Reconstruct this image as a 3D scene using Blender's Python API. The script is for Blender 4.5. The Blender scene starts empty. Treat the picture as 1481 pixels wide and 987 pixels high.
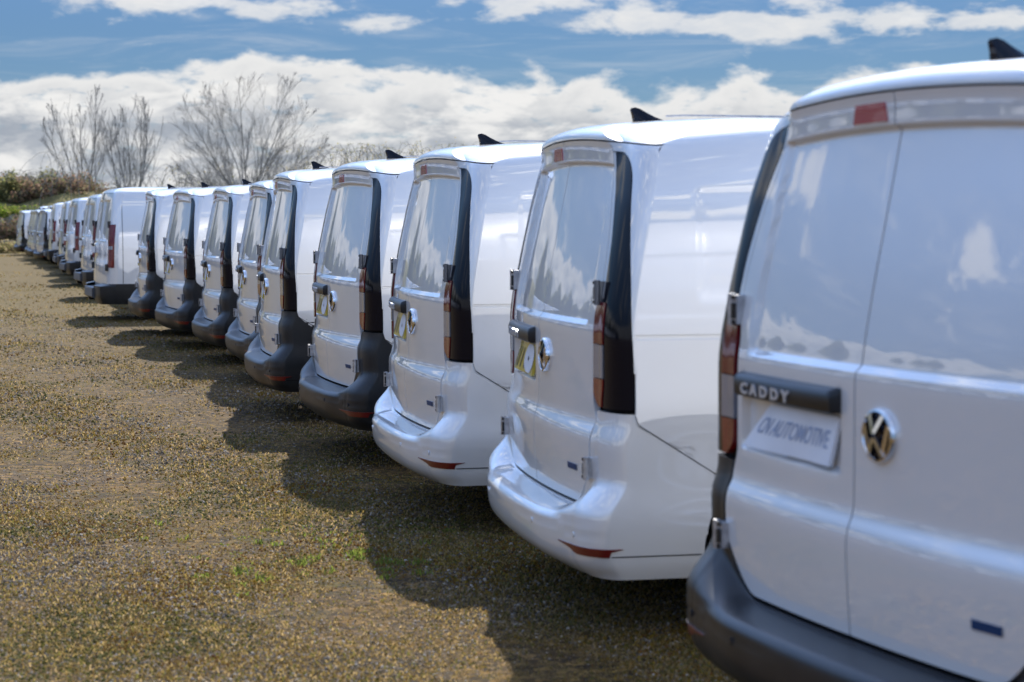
import bpy, math, random
import numpy as np
from mathutils import Vector, Matrix
R = math.radians
random.seed(7); rng = np.random.default_rng(7)
scene = bpy.context.scene
col = scene.collection

# ------------------------------------------------------------------ camera
PITCH = 0.0639
cam = bpy.data.cameras.new('camera'); camo = bpy.data.objects.new('camera', cam); col.objects.link(camo)
cam.lens = 2803.3/1481*36; cam.sensor_width = 36
camo.location = (0, 0, 1.501); camo.rotation_euler = (math.pi/2-PITCH, 0, 0)
cam.clip_start = .1; cam.clip_end = 3000
cam.dof.use_dof = True; cam.dof.focus_distance = 13.0; cam.dof.aperture_fstop = 4.2
scene.camera = camo

# ------------------------------------------------------------------ sun, exposure
SUN_AZ = R(4.0)      # clockwise from +Y towards +X
SUN_EL = R(43.5)
sd = Vector((math.sin(SUN_AZ)*math.cos(SUN_EL), math.cos(SUN_AZ)*math.cos(SUN_EL), math.sin(SUN_EL)))
sl = bpy.data.lights.new('sun', 'SUN'); sl.energy = 3.4; sl.angle = R(.55); sl.color = (1, .955, .88)
so = bpy.data.objects.new('sun', sl); col.objects.link(so)
so.rotation_euler = (-sd).to_track_quat('-Z', 'Y').to_euler(); so.location = (0, 0, 30)
scene.view_settings.view_transform = 'Standard'; scene.view_settings.look = 'None'
scene.view_settings.exposure = 1.02; scene.view_settings.gamma = 1

# ------------------------------------------------------------------ world: nishita sky with clouds
w = bpy.data.worlds.new('World'); scene.world = w; w.use_nodes = True
nt = w.node_tree; N = nt.nodes; L = nt.links; N.clear()
def nd(t, **k):
    n = N.new(t)
    for a, b in k.items(): setattr(n, a, b)
    return n
def mth(op, a, b=None, clamp=False):
    n = nd('ShaderNodeMath', operation=op, use_clamp=clamp)
    for i, v in enumerate((a, b)):
        if v is None: continue
        if isinstance(v, (int, float)): n.inputs[i].default_value = v
        else: L.new(v, n.inputs[i])
    return n.outputs[0]
def sstep(x, a, b):
    n = nd('ShaderNodeMapRange', interpolation_type='SMOOTHSTEP')
    L.new(x, n.inputs[0]); n.inputs[1].default_value = a; n.inputs[2].default_value = b
    return n.outputs[0]
out = nd('ShaderNodeOutputWorld'); bg = nd('ShaderNodeBackground'); bg.inputs[1].default_value = .14
sky = nd('ShaderNodeTexSky', sky_type='NISHITA', sun_disc=False, sun_elevation=SUN_EL, sun_rotation=SUN_AZ,
         air_density=1.0, dust_density=.3, ozone_density=3.0, altitude=0)
geo = nd('ShaderNodeTexCoord'); sep = nd('ShaderNodeSeparateXYZ'); L.new(geo.outputs['Generated'], sep.inputs[0])
az = mth('MULTIPLY', mth('ARCTAN2', sep.outputs[0], sep.outputs[1]), 57.2958)       # degrees, 0 = +Y, + to the right
el = mth('MULTIPLY', mth('ARCSINE', sep.outputs[2]), 57.2958)
def noise(sx, sy, scale, detail=6, rough=.55, off=0.0, dist=0.0):
    c = nd('ShaderNodeCombineXYZ'); L.new(mth('MULTIPLY', az, sx), c.inputs[0]); L.new(mth('MULTIPLY', el, sy), c.inputs[1])
    c.inputs[2].default_value = off
    n = nd('ShaderNodeTexNoise'); n.inputs['Scale'].default_value = scale; n.inputs['Detail'].default_value = detail
    n.inputs['Roughness'].default_value = rough; n.inputs['Distortion'].default_value = dist
    L.new(c.outputs[0], n.inputs[0]); return n.outputs[0]
n1 = noise(1, 1.9, .33, 8, .56, 3.1, .2)
n2 = noise(1, 3.0, .9, 7, .6, 9.7, .2)
nlow = noise(1, .6, .12, 3, .5, 1.0)
# the long cumulus bank low over the horizon: its upper edge sinks towards the right
edge = mth('ADD', mth('MULTIPLY', az, -.018), 4.25)
edge = mth('ADD', edge, mth('MULTIPLY', mth('SUBTRACT', n1, .5), 4.2))
edge = mth('ADD', edge, mth('MULTIPLY', mth('SUBTRACT', nlow, .5), 1.6))
bank = sstep(mth('SUBTRACT', edge, el), -.12, .42)
# thin openings inside the bank
opening = sstep(n2, .56, .72)
bank = mth('MULTIPLY', bank, mth('SUBTRACT', 1, mth('MULTIPLY', opening, .6)))
# single clouds above it: soft ellipses in direction space broken up by noise
def blob(a0, e0, wa, we, amp=1.0):
    x = mth('DIVIDE', mth('SUBTRACT', az, a0), wa); y = mth('DIVIDE', mth('SUBTRACT', el, e0), we)
    d = mth('ADD', mth('MULTIPLY', x, x), mth('MULTIPLY', y, y))
    return mth('MULTIPLY', mth('EXPONENT', mth('MULTIPLY', d, -1)), amp)
acc = None
for a in [(-10, 6.25, 3.4, .55), (-7.2, 6.0, 3.0, .50), (-4.3, 5.6, 1.7, .42, .8), (1.2, 6.3, 2.6, .5, .9), (3.2, 5.75, 1.8, .5), (7.2, 5.5, 2.6, .5), (8.4, 6.2, 1.6, .35, .6),
          (11.3, 5.75, 1.5, .5, .9), (13.5, 5.6, 1.8, .4, .8), (-1.0, 6.6, 2.6, .3, .7)]:
    b = blob(*a); acc = b if acc is None else mth('MAXIMUM', acc, b)
small = sstep(mth('ADD', acc, mth('ADD', mth('MULTIPLY', mth('SUBTRACT', n1, .5), 2.2), mth('MULTIPLY', mth('SUBTRACT', n2, .5), 1.3))), .36, .85)
small = mth('MULTIPLY', small, mth('SUBTRACT', 1.15, mth('MULTIPLY', n2, .6)), True)
# the rest of the sky: scattered fair-weather clouds
n3 = noise(.25, .42, .62, 7, .55, 5.2, .3)
high = mth('MULTIPLY', sstep(n3, .555, .64), sstep(el, 6.3, 10))
mask = mth('MAXIMUM', mth('MAXIMUM', bank, small), high, True)
wisps = mth('MULTIPLY', sstep(noise(.35, 2.6, .5, 6, .65, 20.0, .8), .45, .8), .28)
mask = mth('MAXIMUM', mask, wisps, True)
hz = mth('SUBTRACT', 1, sstep(el, -.5, 2.2)); mask = mth('MAXIMUM', mask, mth('MULTIPLY', hz, .8), True)
# clouds lit from behind: bright rims, greyer bellies
shade = sstep(noise(1, 2.4, .42, 5, .6, 14.0, .3), .36, .66)
rim = mth('SUBTRACT', 1, sstep(mth('SUBTRACT', edge, el), .3, 2.4))
bright = mth('MAXIMUM', shade, mth('MULTIPLY', rim, .9), True)
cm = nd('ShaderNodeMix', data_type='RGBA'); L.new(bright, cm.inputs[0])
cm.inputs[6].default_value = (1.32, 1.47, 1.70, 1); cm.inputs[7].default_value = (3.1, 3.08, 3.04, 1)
tint = nd('ShaderNodeMix', data_type='RGBA', blend_type='MULTIPLY'); tint.inputs[0].default_value = 1
L.new(sky.outputs[0], tint.inputs[6])
tg = nd('ShaderNodeMix', data_type='RGBA'); L.new(sstep(el, 5, 28), tg.inputs[0]); tg.inputs[6].default_value = (.090, .132, .198, 1); tg.inputs[7].default_value = (1.02, 1.10, 1.24, 1)  # sky darkened near the horizon, brightened above to add light on the vans
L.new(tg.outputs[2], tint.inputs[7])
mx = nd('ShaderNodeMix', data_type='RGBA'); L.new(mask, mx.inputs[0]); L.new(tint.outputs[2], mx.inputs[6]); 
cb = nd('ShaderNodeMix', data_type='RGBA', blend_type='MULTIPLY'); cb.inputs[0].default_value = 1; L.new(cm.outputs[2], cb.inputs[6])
cg_ = nd('ShaderNodeMix', data_type='RGBA'); L.new(sstep(el, 5, 22), cg_.inputs[0]); cg_.inputs[6].default_value = (1, 1, 1, 1); cg_.inputs[7].default_value = (2.2, 2.2, 2.2, 1)  # higher clouds brightened beyond the low bank, added fill light for the van rears
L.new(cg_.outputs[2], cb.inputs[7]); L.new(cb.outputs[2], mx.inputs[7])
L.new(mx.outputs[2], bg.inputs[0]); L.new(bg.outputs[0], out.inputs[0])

# ------------------------------------------------------------------ materials
def mat(name, colr, rough=.5, metal=0, coat=0, spec=.5, emis=None, alpha=1, trans=0, coat_rough=.03):
    m = bpy.data.materials.new(name); m.use_nodes = True
    b = m.node_tree.nodes['Principled BSDF']
    b.inputs['Base Color'].default_value = (*colr, 1); b.inputs['Roughness'].default_value = rough
    b.inputs['Metallic'].default_value = metal; b.inputs['Coat Weight'].default_value = coat
    b.inputs['Coat Roughness'].default_value = coat_rough
    b.inputs['Specular IOR Level'].default_value = spec; b.inputs['Transmission Weight'].default_value = trans
    return m
def leafy(name, c):
    m = mat(name, c, .8, spec=.2); t = m.node_tree; b = t.nodes['Principled BSDF']; o = [n for n in t.nodes if n.type == 'OUTPUT_MATERIAL'][0]
    tr = t.nodes.new('ShaderNodeBsdfTranslucent'); tr.inputs[0].default_value = (*[min(1, x*1.25) for x in c], 1)
    mx_ = t.nodes.new('ShaderNodeMixShader'); mx_.inputs[0].default_value = .6
    t.links.new(b.outputs[0], mx_.inputs[1]); t.links.new(tr.outputs[0], mx_.inputs[2]); t.links.new(mx_.outputs[0], o.inputs[0]); return m
def noisy(m, c1, c2, scale, bump=0, bscale=None, detail=4, lo=.35, hi=.65, dist=.01):
    t = m.node_tree; b = t.nodes['Principled BSDF']; tc = t.nodes.new('ShaderNodeTexCoord')
    n = t.nodes.new('ShaderNodeTexNoise'); n.inputs['Scale'].default_value = scale; n.inputs['Detail'].default_value = detail
    t.links.new(tc.outputs['Object'], n.inputs[0])
    r = t.nodes.new('ShaderNodeValToRGB'); r.color_ramp.elements[0].position = lo; r.color_ramp.elements[1].position = hi
    r.color_ramp.elements[0].color = (*c1, 1); r.color_ramp.elements[1].color = (*c2, 1)
    t.links.new(n.outputs[0], r.inputs[0]); t.links.new(r.outputs[0], b.inputs['Base Color'])
    if bump:
        n2 = t.nodes.new('ShaderNodeTexNoise'); n2.inputs['Scale'].default_value = bscale or scale; n2.inputs['Detail'].default_value = 3
        t.links.new(tc.outputs['Object'], n2.inputs[0]); bp = t.nodes.new('ShaderNodeBump')
        bp.inputs['Strength'].default_value = bump; bp.inputs['Distance'].default_value = dist
        t.links.new(n2.outputs[0], bp.inputs['Height']); t.links.new(bp.outputs[0], b.inputs['Normal'])
    return m
M = {}
M['white'] = mat('white_paint', (.80, .80, .80), .32, 0, 1.0, .5); M['white'].node_tree.nodes['Principled BSDF'].inputs['Coat IOR'].default_value = 2.35
noisy(M['white'], (.735, .728, .712), (.76, .754, .74), 3.0, .05, 9, 5, .3, .7, .004)
M['plastic'] = noisy(mat('black_plastic', (.03, .032, .036), .36, spec=.45), (.012, .013, .015), (.020, .021, .023), 5, .25, 700, 4, dist=.0006)
M['dark'] = mat('dark_gap', (.006, .006, .007), .8, spec=.2)
M['gloss'] = mat('gloss_black', (.003, .004, .009), .1, coat=0, spec=.28)
M['red'] = mat('red_lens', (.14, .004, .008), .12, coat=.5)
M['redr'] = mat('red_reflector', (.13, .004, .005), .3, coat=.6)
M['brake'] = mat('brake_lens', (.42, .07, .07), .25, coat=.6)
M['clear'] = mat('clear_lens', (.30, .31, .36), .15, .35, coat=1)
M['amber'] = mat('amber_lens', (.20, .009, .008), .14, coat=1)
M['chrome'] = mat('chrome', (.80, .80, .81), .08, 1)
M['letter'] = mat('bright_letter', (.72, .74, .78), .3, .6)
M['hinge'] = mat('hinge_grey', (.16, .17, .19), .35, .5)
M['steel'] = noisy(mat('zinc', (.5, .5, .5), .4, .8), (.40, .40, .42), (.62, .62, .63), 30)
M['rim'] = noisy(mat('wheel_silver', (.45, .45, .46), .35, .7), (.36, .36, .37), (.5, .5, .5), 12)
M['tyre'] = noisy(mat('rubber', (.02, .02, .02), .8), (.016, .016, .016), (.04, .037, .033), 14, .3, 90)
M['glass'] = mat('dark_glass', (.01, .012, .014), .04, coat=.3)
M['paper'] = noisy(mat('paper', (.78, .79, .82), .5), (.76, .77, .80), (.82, .82, .84), 6, .3, 5, 2, dist=.01)
M['print'] = mat('grey_print', (.36, .42, .55), .6)
M['yellow'] = noisy(mat('yellow_plate', (.62, .46, .03), .35, coat=.5), (.50, .36, .02), (.68, .52, .05), 20)
M['navy'] = mat('navy_badge', (.006, .04, .12), .4, spec=.3)
M['ink'] = mat('black_ink', (.01, .01, .01), .4)
M['grille'] = mat('grille_black', (.012, .012, .013), .4)

# ------------------------------------------------------------------ helpers
def tag(o, label=None, cat=None, group=None, kind=None):
    if label: o['label'] = label
    if cat: o['category'] = cat
    if group: o['group'] = group
    if kind: o['kind'] = kind
    return o
def empty(name, loc=(0, 0, 0), rz=0):
    o = bpy.data.objects.new(name, None); col.objects.link(o); o.location = loc; o.rotation_euler = (0, 0, rz); o.empty_display_size = .2; return o
class MB:
    def __init__(s): s.v = []; s.f = []; s.m = []; s.mi = 0; s.fl = set()
    def add(s, vs, fs, flat=False):
        n = len(s.v); s.v += [tuple(p) for p in vs]
        for f in fs:
            if flat: s.fl.add(len(s.f))
            s.f.append(tuple(i+n for i in f)); s.m.append(s.mi)
    def box(s, x0, x1, y0, y1, z0, z1):
        vs = [(x, y, z) for x in (x0, x1) for y in (y0, y1) for z in (z0, z1)]
        s.add(vs, [(0, 1, 3, 2), (4, 6, 7, 5), (0, 4, 5, 1), (2, 3, 7, 6), (0, 2, 6, 4), (1, 5, 7, 3)], True)
    def tube(s, pts, rads, n=6, cap=True):
        P = [Vector(p) for p in pts]; vs = []; fs = []
        up = Vector((0, 0, 1))
        for i, p in enumerate(P):
            d = (P[min(i+1, len(P)-1)]-P[max(i-1, 0)]).normalized()
            a = d.cross(up if abs(d.z) < .95 else Vector((1, 0, 0))).normalized(); b = d.cross(a)
            for k in range(n):
                t = 2*math.pi*k/n; vs.append(p+(a*math.cos(t)+b*math.sin(t))*rads[i])
        for i in range(len(P)-1):
            for k in range(n):
                k2 = (k+1) % n; fs.append((i*n+k, i*n+k2, (i+1)*n+k2, (i+1)*n+k))
        if cap: fs.append(tuple(range(n))[::-1]); fs.append(tuple((len(P)-1)*n+k for k in range(n)))
        s.add(vs, fs)
    def lathe(s, prof, n=32, axis='y', c=(0, 0, 0)):
        vs = []; fs = []
        for (r, h) in prof:
            for k in range(n):
                t = 2*math.pi*k/n; a, b = r*math.cos(t), r*math.sin(t)
                vs.append((c[0]+a, c[1]+h, c[2]+b) if axis == 'y' else (c[0]+a, c[1]+b, c[2]+h))
        for i in range(len(prof)-1):
            for k in range(n):
                k2 = (k+1) % n; fs.append((i*n+k, (i+1)*n+k, (i+1)*n+k2, i*n+k2))
        s.add(vs, fs)
    def grid(s, P, flip=False):
        nr = len(P); nc = len(P[0]); vs = [p for r in P for p in r]; fs = []
        for i in range(nr-1):
            for j in range(nc-1):
                f = (i*nc+j, i*nc+j+1, (i+1)*nc+j+1, (i+1)*nc+j); fs.append(f[::-1] if flip else f)
        s.add(vs, fs)
    def build(s, name, mats, parent=None, smooth=True, weld=False, angle=35):
        me = bpy.data.meshes.new(name); me.from_pydata(s.v, [], s.f)
        if not isinstance(mats, (list, tuple)): mats = [mats]
        for m in mats: me.materials.append(m)
        if any(s.m): me.polygons.foreach_set('material_index', s.m)
        if weld:
            import bmesh
            b = bmesh.new(); b.from_mesh(me); bmesh.ops.remove_doubles(b, verts=b.verts, dist=.0004)
            bmesh.ops.dissolve_degenerate(b, edges=b.edges, dist=1e-5); b.to_mesh(me); b.free()
        if smooth:
            me.shade_smooth(); me.set_sharp_from_angle(angle=R(angle))
        me.update()
        o = bpy.data.objects.new(name, me); col.objects.link(o)
        if parent: o.parent = parent
        return o
def fix_normals(o):
    import bmesh
    b = bmesh.new(); b.from_mesh(o.data); bmesh.ops.recalc_face_normals(b, faces=b.faces); b.to_mesh(o.data); b.free(); return o
class Curve:      # monotone cubic through a table
    def __init__(s, pts):
        s.x = [p[0] for p in pts]; s.y = [p[1] for p in pts]; n = len(pts)
        h = [s.x[i+1]-s.x[i] for i in range(n-1)]; d = [(s.y[i+1]-s.y[i])/h[i] for i in range(n-1)]
        m = [d[0]]+[0 if d[i-1]*d[i] <= 0 else (h[i-1]+h[i])*2/((2*h[i]+h[i-1]+h[i]+2*h[i-1])/3*(1/d[i-1]+1/d[i]))/2*1.0 for i in range(1, n-1)]+[d[-1]]
        for i in range(1, n-1):
            if m[i]:
                w1 = 2*h[i]+h[i-1]; w2 = h[i]+2*h[i-1]; m[i] = (w1+w2)/(w1/d[i-1]+w2/d[i])
        s.h = h; s.m = m
    def __call__(s, x):
        import bisect
        if x <= s.x[0]: return s.y[0]
        if x >= s.x[-1]: return s.y[-1]
        i = bisect.bisect_right(s.x, x)-1; h = s.h[i]; t = (x-s.x[i])/h
        return (1+2*t)*(1-t)**2*s.y[i]+t*(1-t)**2*h*s.m[i]+t*t*(3-2*t)*s.y[i+1]+t*t*(t-1)*h*s.m[i+1]
def S01(x): x = min(1, max(0, x)); return x*x*(3-2*x)
def lin(a, b, n): return [a+(b-a)*i/(n-1) for i in range(n)]

# ------------------------------------------------------------------ level-contour vehicle form
# local frame: x = v (forward, 0 at the rear door surface), y = -u (u to the right seen from behind), z up
class Form:
    arch = False
    def __init__(s, W, VR, VF, Lu, Lc, k, Fu, Fc, kf, disp=None, sdisp=None):
        s.W = Curve(W); s.VR = Curve(VR); s.VF = Curve(VF); s.Lu = Lu; s.Lc = Lc; s.k = k; s.Fu = Fu; s.Fc = Fc; s.kf = kf; s.disp = disp; s.sdisp = sdisp
    def ends(s, z):
        g = S01((z-1.785)/.06) if s.arch else 0
        W = s.W(z); Uc = max(.001, W-(s.Lu+.14*g)*min(1, W/.3)); v1 = s.VR(z)+s.k*Uc*Uc
        Uf = max(.001, W-s.Fu*min(1, W/.4)); f1 = s.VF(z)-s.kf*Uf*Uf
        return W, Uc, v1, Uf, f1
    def lc(s, z): return s.Lc+(.16*S01((z-1.785)/.06) if s.arch else 0)
    def point(s, sv, z):
        p = s.point0(sv, z)
        if s.arch and z > 1.52:
            a = S01((z-1.52)/.24)*(1-.8*S01((p.x-.22)/.5)); p.z += a*(-.003-.068*p.y*p.y)
        return p
    def point0(s, sv, z):
        sg = -1 if sv < 0 else 1; a = abs(sv); W, Uc, v1, Uf, f1 = s.ends(z); Lc_ = s.lc(z); vs = v1+Lc_; ve = max(vs+.02, f1-s.Fc)
        if a <= 1:
            u = a*Uc; v = s.VR(z)+s.k*u*u
            if s.disp: v += s.disp(sg*u, z)
        elif a <= 2:
            t = (a-1)*math.pi/2; u = Uc+(W-Uc)*math.sin(t); v = v1+Lc_*(1-math.cos(t))
        elif a <= 3:
            v = vs+(ve-vs)*(a-2); u = W
            if s.sdisp: u += s.sdisp(v, z)
        elif a <= 4:
            t = (a-3)*math.pi/2; u = Uf+(W-Uf)*math.cos(t); v = ve+(f1-ve)*math.sin(t)
        else:
            u = Uf*(5-a); v = s.VF(z)-s.kf*u*u
        return Vector((v, -sg*u, z))
    def sv(s, v, z, sg=1):
        W, Uc, v1, Uf, f1 = s.ends(z); vs = v1+s.lc(z); ve = max(vs+.02, f1-s.Fc)
        return sg*(2+(v-vs)/(ve-vs))
    def su(s, u, z):
        return u/s.ends(z)[1]
    def off(s, sv, z, d):
        p = s.point(sv, z)
        if d == 0: return p
        e = .004; a = s.point(sv+e, z)-s.point(sv-e, z); b = s.point(sv, z+e)-s.point(sv, z-e)
        n = a.cross(b)
        if n.length < 1e-9: return p
        n.normalize()
        c = Vector((2.0, 0, 1.0))
        if n.dot(p-c) < 0: n = -n
        return p+n*d
def patch(mb, F, SZ, d=0, flange=0, fn=None, edge=.004):
    """SZ: rows of (s,z). One sheet offset by d, its rim folded inward by flange."""
    fn = fn or F.off
    P = [[fn(a, b, d) for a, b in r] for r in SZ]
    mb.grid(P)
    if flange:
        nr, nc = len(P), len(P[0])
        rim = [(0, j) for j in range(nc)]+[(i, nc-1) for i in range(1, nr)]+[(nr-1, j) for j in range(nc-2, -1, -1)]+[(i, 0) for i in range(nr-2, -1, -1)]
        A = [P[i][j] for i, j in rim]; B = [fn(*SZ[i][j], d-edge*.6) for i, j in rim]; Cc = [fn(*SZ[i][j], d-flange) for i, j in rim]
        # small rounded lip
        mb.grid([A, B, Cc], True)
def text_part(name, body, size, m, parent, place, ext=.002, bold=0, xs=1.0, align='CENTER'):
    cu = bpy.data.curves.new(name, 'FONT'); cu.body = body; cu.size = size; cu.extrude = ext; cu.align_x = align; cu.align_y = 'CENTER'; cu.offset = bold; cu.resolution_u = 3
    t = bpy.data.objects.new(name, cu); me = bpy.data.meshes.new_from_object(t); bpy.data.objects.remove(t)
    for v in me.vertices: v.co = place(v.co.x*xs, v.co.y, v.co.z)
    me.materials.clear(); me.materials.append(m); me.name = name
    o = bpy.data.objects.new(name, me); col.objects.link(o); o.parent = parent; return o

# ================================================================== small van (caddy size)
def ramp_rect(x, y, x0, x1, y0, y1, rx, rb, rt):
    return S01((x-x0)/rx)*S01((x1-x)/rx)*S01((y-y0)/rb)*S01((y1-y)/rt)
HB = Curve([(1.70, 0), (1.722, .0085), (1.74, .0125), (1.76, .0175), (1.78, .0245), (1.789, .029), (1.80, .034), (1.818, .041), (1.834, .044), (1.846, .040), (1.857, .033), (1.866, .018), (1.874, 0)])
def disp_rear(u, z):
    ux = .62-.03*S01((z-1.2)/.5)
    d = .016*ramp_rect(u, z, -ux, ux, 1.112, 1.7155, .022, .022, .007)              # stamped window blank
    d += .022*ramp_rect(u, z, -.655, -.075, .855, 1.07, .02, .018, .03)              # plate recess
    d -= HB(z)*(1-S01((abs(u)-.54)/.12))
    # shoulder: deeper towards the outer edges
    d -= .004*S01((.78-z)/.06)*(abs(u)/.7)
    return d
def disp_side(v, z):
    d = -.0055*ramp_rect(v, z, .36, 2.0, 1.20, 1.62, .035, .05, .025)
    d -= .007*(1 if (1.0775 < z < 1.0925 and v < 2.3) else 0)
    d += .006*S01((z-.62)/.2)*S01((1.0-z)/.2)
    return d
CA = Form(W=[(.2, .85), (.30, .885), (.45, .902), (.80, .905), (1.05, .905), (1.25, .894), (1.45, .872), (1.6, .849), (1.69, .830), (1.74, .815), (1.78, .797), (1.81, .772), (1.832, .735), (1.85, .682), (1.862, .61), (1.870, .51), (1.877, .36), (1.881, .2), (1.884, .001)],
          VR=[(.2, 0.0), (.455, -.004), (.55, -.012), (.70, -.020), (.732, -.016), (.772, -.002), (.80, .001), (.90, .001), (1.08, .0), (1.15, .006), (1.24, .020), (1.34, .038), (1.46, .062), (1.6, .090), (1.70, .1085), (1.735, .116), (1.78, .127), (1.80, .133), (1.818, .143), (1.834, .160), (1.846, .185), (1.857, .235), (1.866, .32), (1.874, .48), (1.880, .85), (1.884, 1.5)],
          VF=[(.2, 4.30), (.35, 4.38), (.6, 4.40), (.8, 4.36), (.92, 4.25), (1.0, 4.02), (1.08, 3.68), (1.14, 3.50), (1.4, 3.10), (1.6, 2.78), (1.74, 2.52), (1.80, 2.37), (1.84, 2.2), (1.862, 2.05), (1.874, 1.9), (1.881, 1.76), (1.884, 1.62)],
          Lu=.155, Lc=.085, k=.09, Fu=.24, Fc=.22, kf=.12, disp=disp_rear, sdisp=disp_side)
CA.arch = True
WH = [(.765, .345), (3.52, .345)]; AR = .372; AZ = .335; SILL = .30
# rear bumper surface: the body form pushed rearwards
PB = Curve([(.2, .02), (.235, .045), (.26, .085), (.30, .118), (.345, .130), (.40, .133), (.425, .128), (.44, .108)])
def ze(a): return .458+.135*S01((a-.70)/.38)
def zw(a): return .02+.125*S01((a-.70)/.38)
def bump_pt(s, z, d=0):
    a = abs(s); p = CA.off(s, z, d)
    if a < 2.0:
        vfac = 1-.22*S01((a-.55)/.45)-.18*S01((a-.9)/1.1)
    else:
        vfac = .60*max(0, 1-(p.x-.13)/.27)
    # shelf blend
    wdt = zw(a)
    q = S01((ze(min(a, 1.15))-z)/wdt)
    zz = z-.02*S01(a-1)
    pr = PB(min(zz, .44-.016*S01((a-.7)/.3)))
    p = p.copy(); p.x -= pr*q*vfac
    if a > 1.0:
        k = S01((a-1)/.5); p.y *= 1+.012*q*k
    if abs(z-.395) < .006 and a > .3: p.x += .004
    return p
def zl(v): # top edge of the bumper wing along the side
    if v < .152: return .818-.04*S01((v-.133)/.019)
    return .778-(v-.152)*.63
def arch_v(z): return WH[0][0]-math.sqrt(max(0, AR*AR-(z-AZ)**2))
def door_zb(a): return .472+.165*S01((a-.70)/.32)**1.2
def door_s(z):  # outer edge (s) of the doors
    return .955-.045*S01((1.25-z)/.1)+.035*S01((.86-z)/.08)+.02*S01((z-1.2)/.35)-.085*S01((z-1.30)/.42)

def small_van_proto():
    root = empty('small_van')
    Zr = sorted(set([.47, .50, .54, .58, .62, .65, .68, .70, .712, .722, .732, .742, .752, .762, .772, .782, .792, .80, .815, .83, .85, .858, .866, .874, .89, .93, .97, 1.01, 1.035, 1.046, 1.058, 1.07, 1.085, 1.10, 1.108, 1.114, 1.120, 1.126, 1.132, 1.14, 1.15, 1.17, 1.20]+lin(1.22, 1.68, 20)+[1.688, 1.694, 1.70, 1.706, 1.7115, 1.7135, 1.716, 1.7185, 1.722, 1.73, 1.745, 1.765, 1.777, 1.785, 1.79, 1.794]))
    SPL = -.015
    # dark inner shell behind everything at the rear
    mb = MB()
    mb.grid([[CA.off(s, z, -.03) for s in lin(-2.02, 2.02, 60)] for z in lin(.36, 1.78, 40)])
    mb.build('door_frame', M['dark'], root)
    doors = []
    for side in (-1, 1):
        rows = []
        for z in Zr:
            so = door_s(z); s0 = CA.su(SPL, z)+side*.0048; se = side*so
            cols = []
            n = 46
            for j in range(n):
                t = j/(n-1); t = t if t < .5 else 1-(1-t)*1.0
                s = s0+(se-s0)*t
                # refine around the recess ramps
                zb = door_zb(abs(s)); zz = zb+(z-.47)/(1.794-.47)*(1.794-zb) if z < .80 else z
                if z < .80: zz = zb+(z-.47)/(.80-.47)*(.80-zb)
                cols.append((s, zz))
            if side < 0: cols = cols[::-1]
            rows.append(cols)
        mb = MB(); patch(mb, CA, rows, 0, .022)
        d = mb.build('rear_door', M['white'], root, angle=28)
        doors.append(d)
    dl, dr = doors
    # brake lamp in the top of the left door
    mb = MB()
    rows = []
    for z in lin(1.724, 1.772, 5):
        t = (z-1.724)/.048; a, b = -.205+.012*t, -.045-.012*t
        rows.append([(CA.su(u, z), z) for u in lin(a, b, 8)])
    patch(mb, CA, rows, .004, .006); mb.build('brake_lamp', M['brake'], dl)
    # handle strip over the plate with the lettering
    mb = MB(); rows = []
    def strip(u, z, d):
        return Vector((CA.VR(z)+.09*u*u-d, -u, z))
    u0, u1 = -.655, -.080
    prof = [(1.006, 0), (1.007, .020), (1.012, .026), (1.045, .028), (1.062, .022), (1.070, .006), (1.071, -.01)]
    us = [u0, u0+.004, u0+.010]+lin(u0+.03, u1-.03, 20)+[u1-.010, u1-.004, u1]
    P = []
    for z, d in prof:
        P.append([strip(u, z, d*min(1, max(.0, (min(u-u0, u1-u)/.010))) if d > 0 else d) for u in us])
    mb.grid(P); P0 = P
    for e in (0, -1):
        mb.add([r[e] for r in P]+[strip(us[e], 1.04, -.02)], [(i, i+1, len(P)) for i in range(len(P)-1)])
    hs = fix_normals(mb.build('handle_strip', M['plastic'], dl, angle=50))
    cw = lambda x, y, zz: strip(-.445+x, 1.029+y, .0275+.002+zz)
    text_part('lettering', 'C A D D Y', .040, M['letter'], dl, cw, .002, .0016, 1.62)
    # round emblem
    c_u, c_z, r = .102, .973, .066
    base = CA.VR(c_z)+.09*c_u**2
    mb = MB()
    def em(u, z, d): return Vector((base+.018*u-d-.012*(1-(u*u+z*z)/(r*r))*(1 if d > .003 else 0), -(c_u+u), c_z+z))
    ring = [(r, -.004), (r, .008), (r-.003, .013), (r-.008, .013), (r-.010, .009)]
    Pn = [[em(q*math.cos(t), q*math.sin(t), h) for t in lin(0, 2*math.pi, 41)] for q, h in ring]
    mb.grid(Pn)
    def bar(x0, y0, x1, y1, wd):
        a = Vector((x0, y0)); b = Vector((x1, y1)); n = (b-a).normalized(); n = Vector((-n.y, n.x))*wd/2
        q = [a-n, a+n, b+n, b-n]
        vs = [em(p.x, p.y, .006) for p in q]+[em(p.x, p.y, .0125) for p in q]
        mb.add(vs, [(0, 1, 2, 3), (4, 7, 6, 5), (0, 4, 5, 1), (1, 5, 6, 2), (2, 6, 7, 3), (3, 7, 4, 0)], True)
    wd = .0115
    for sg in (-1, 1):
        bar(sg*.027, .049, sg*.002, .007, wd)                     # upper V
        bar(sg*.050, .028, sg*.028, -.045, wd); bar(sg*.028, -.045, sg*.003, -.006, wd)   # lower W
    fix_normals(mb.build('emblem', M['chrome'], dr, angle=40))
    mb = MB(); mb.add([em((r-.006)*math.cos(t), (r-.006)*math.sin(t), .005) for t in lin(0, 2*math.pi, 41)[:-1]], [tuple(range(40))])
    mb.build('emblem_disc', M['gloss'], dr)
    # small type badge bottom right
    mb = MB()
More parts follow.
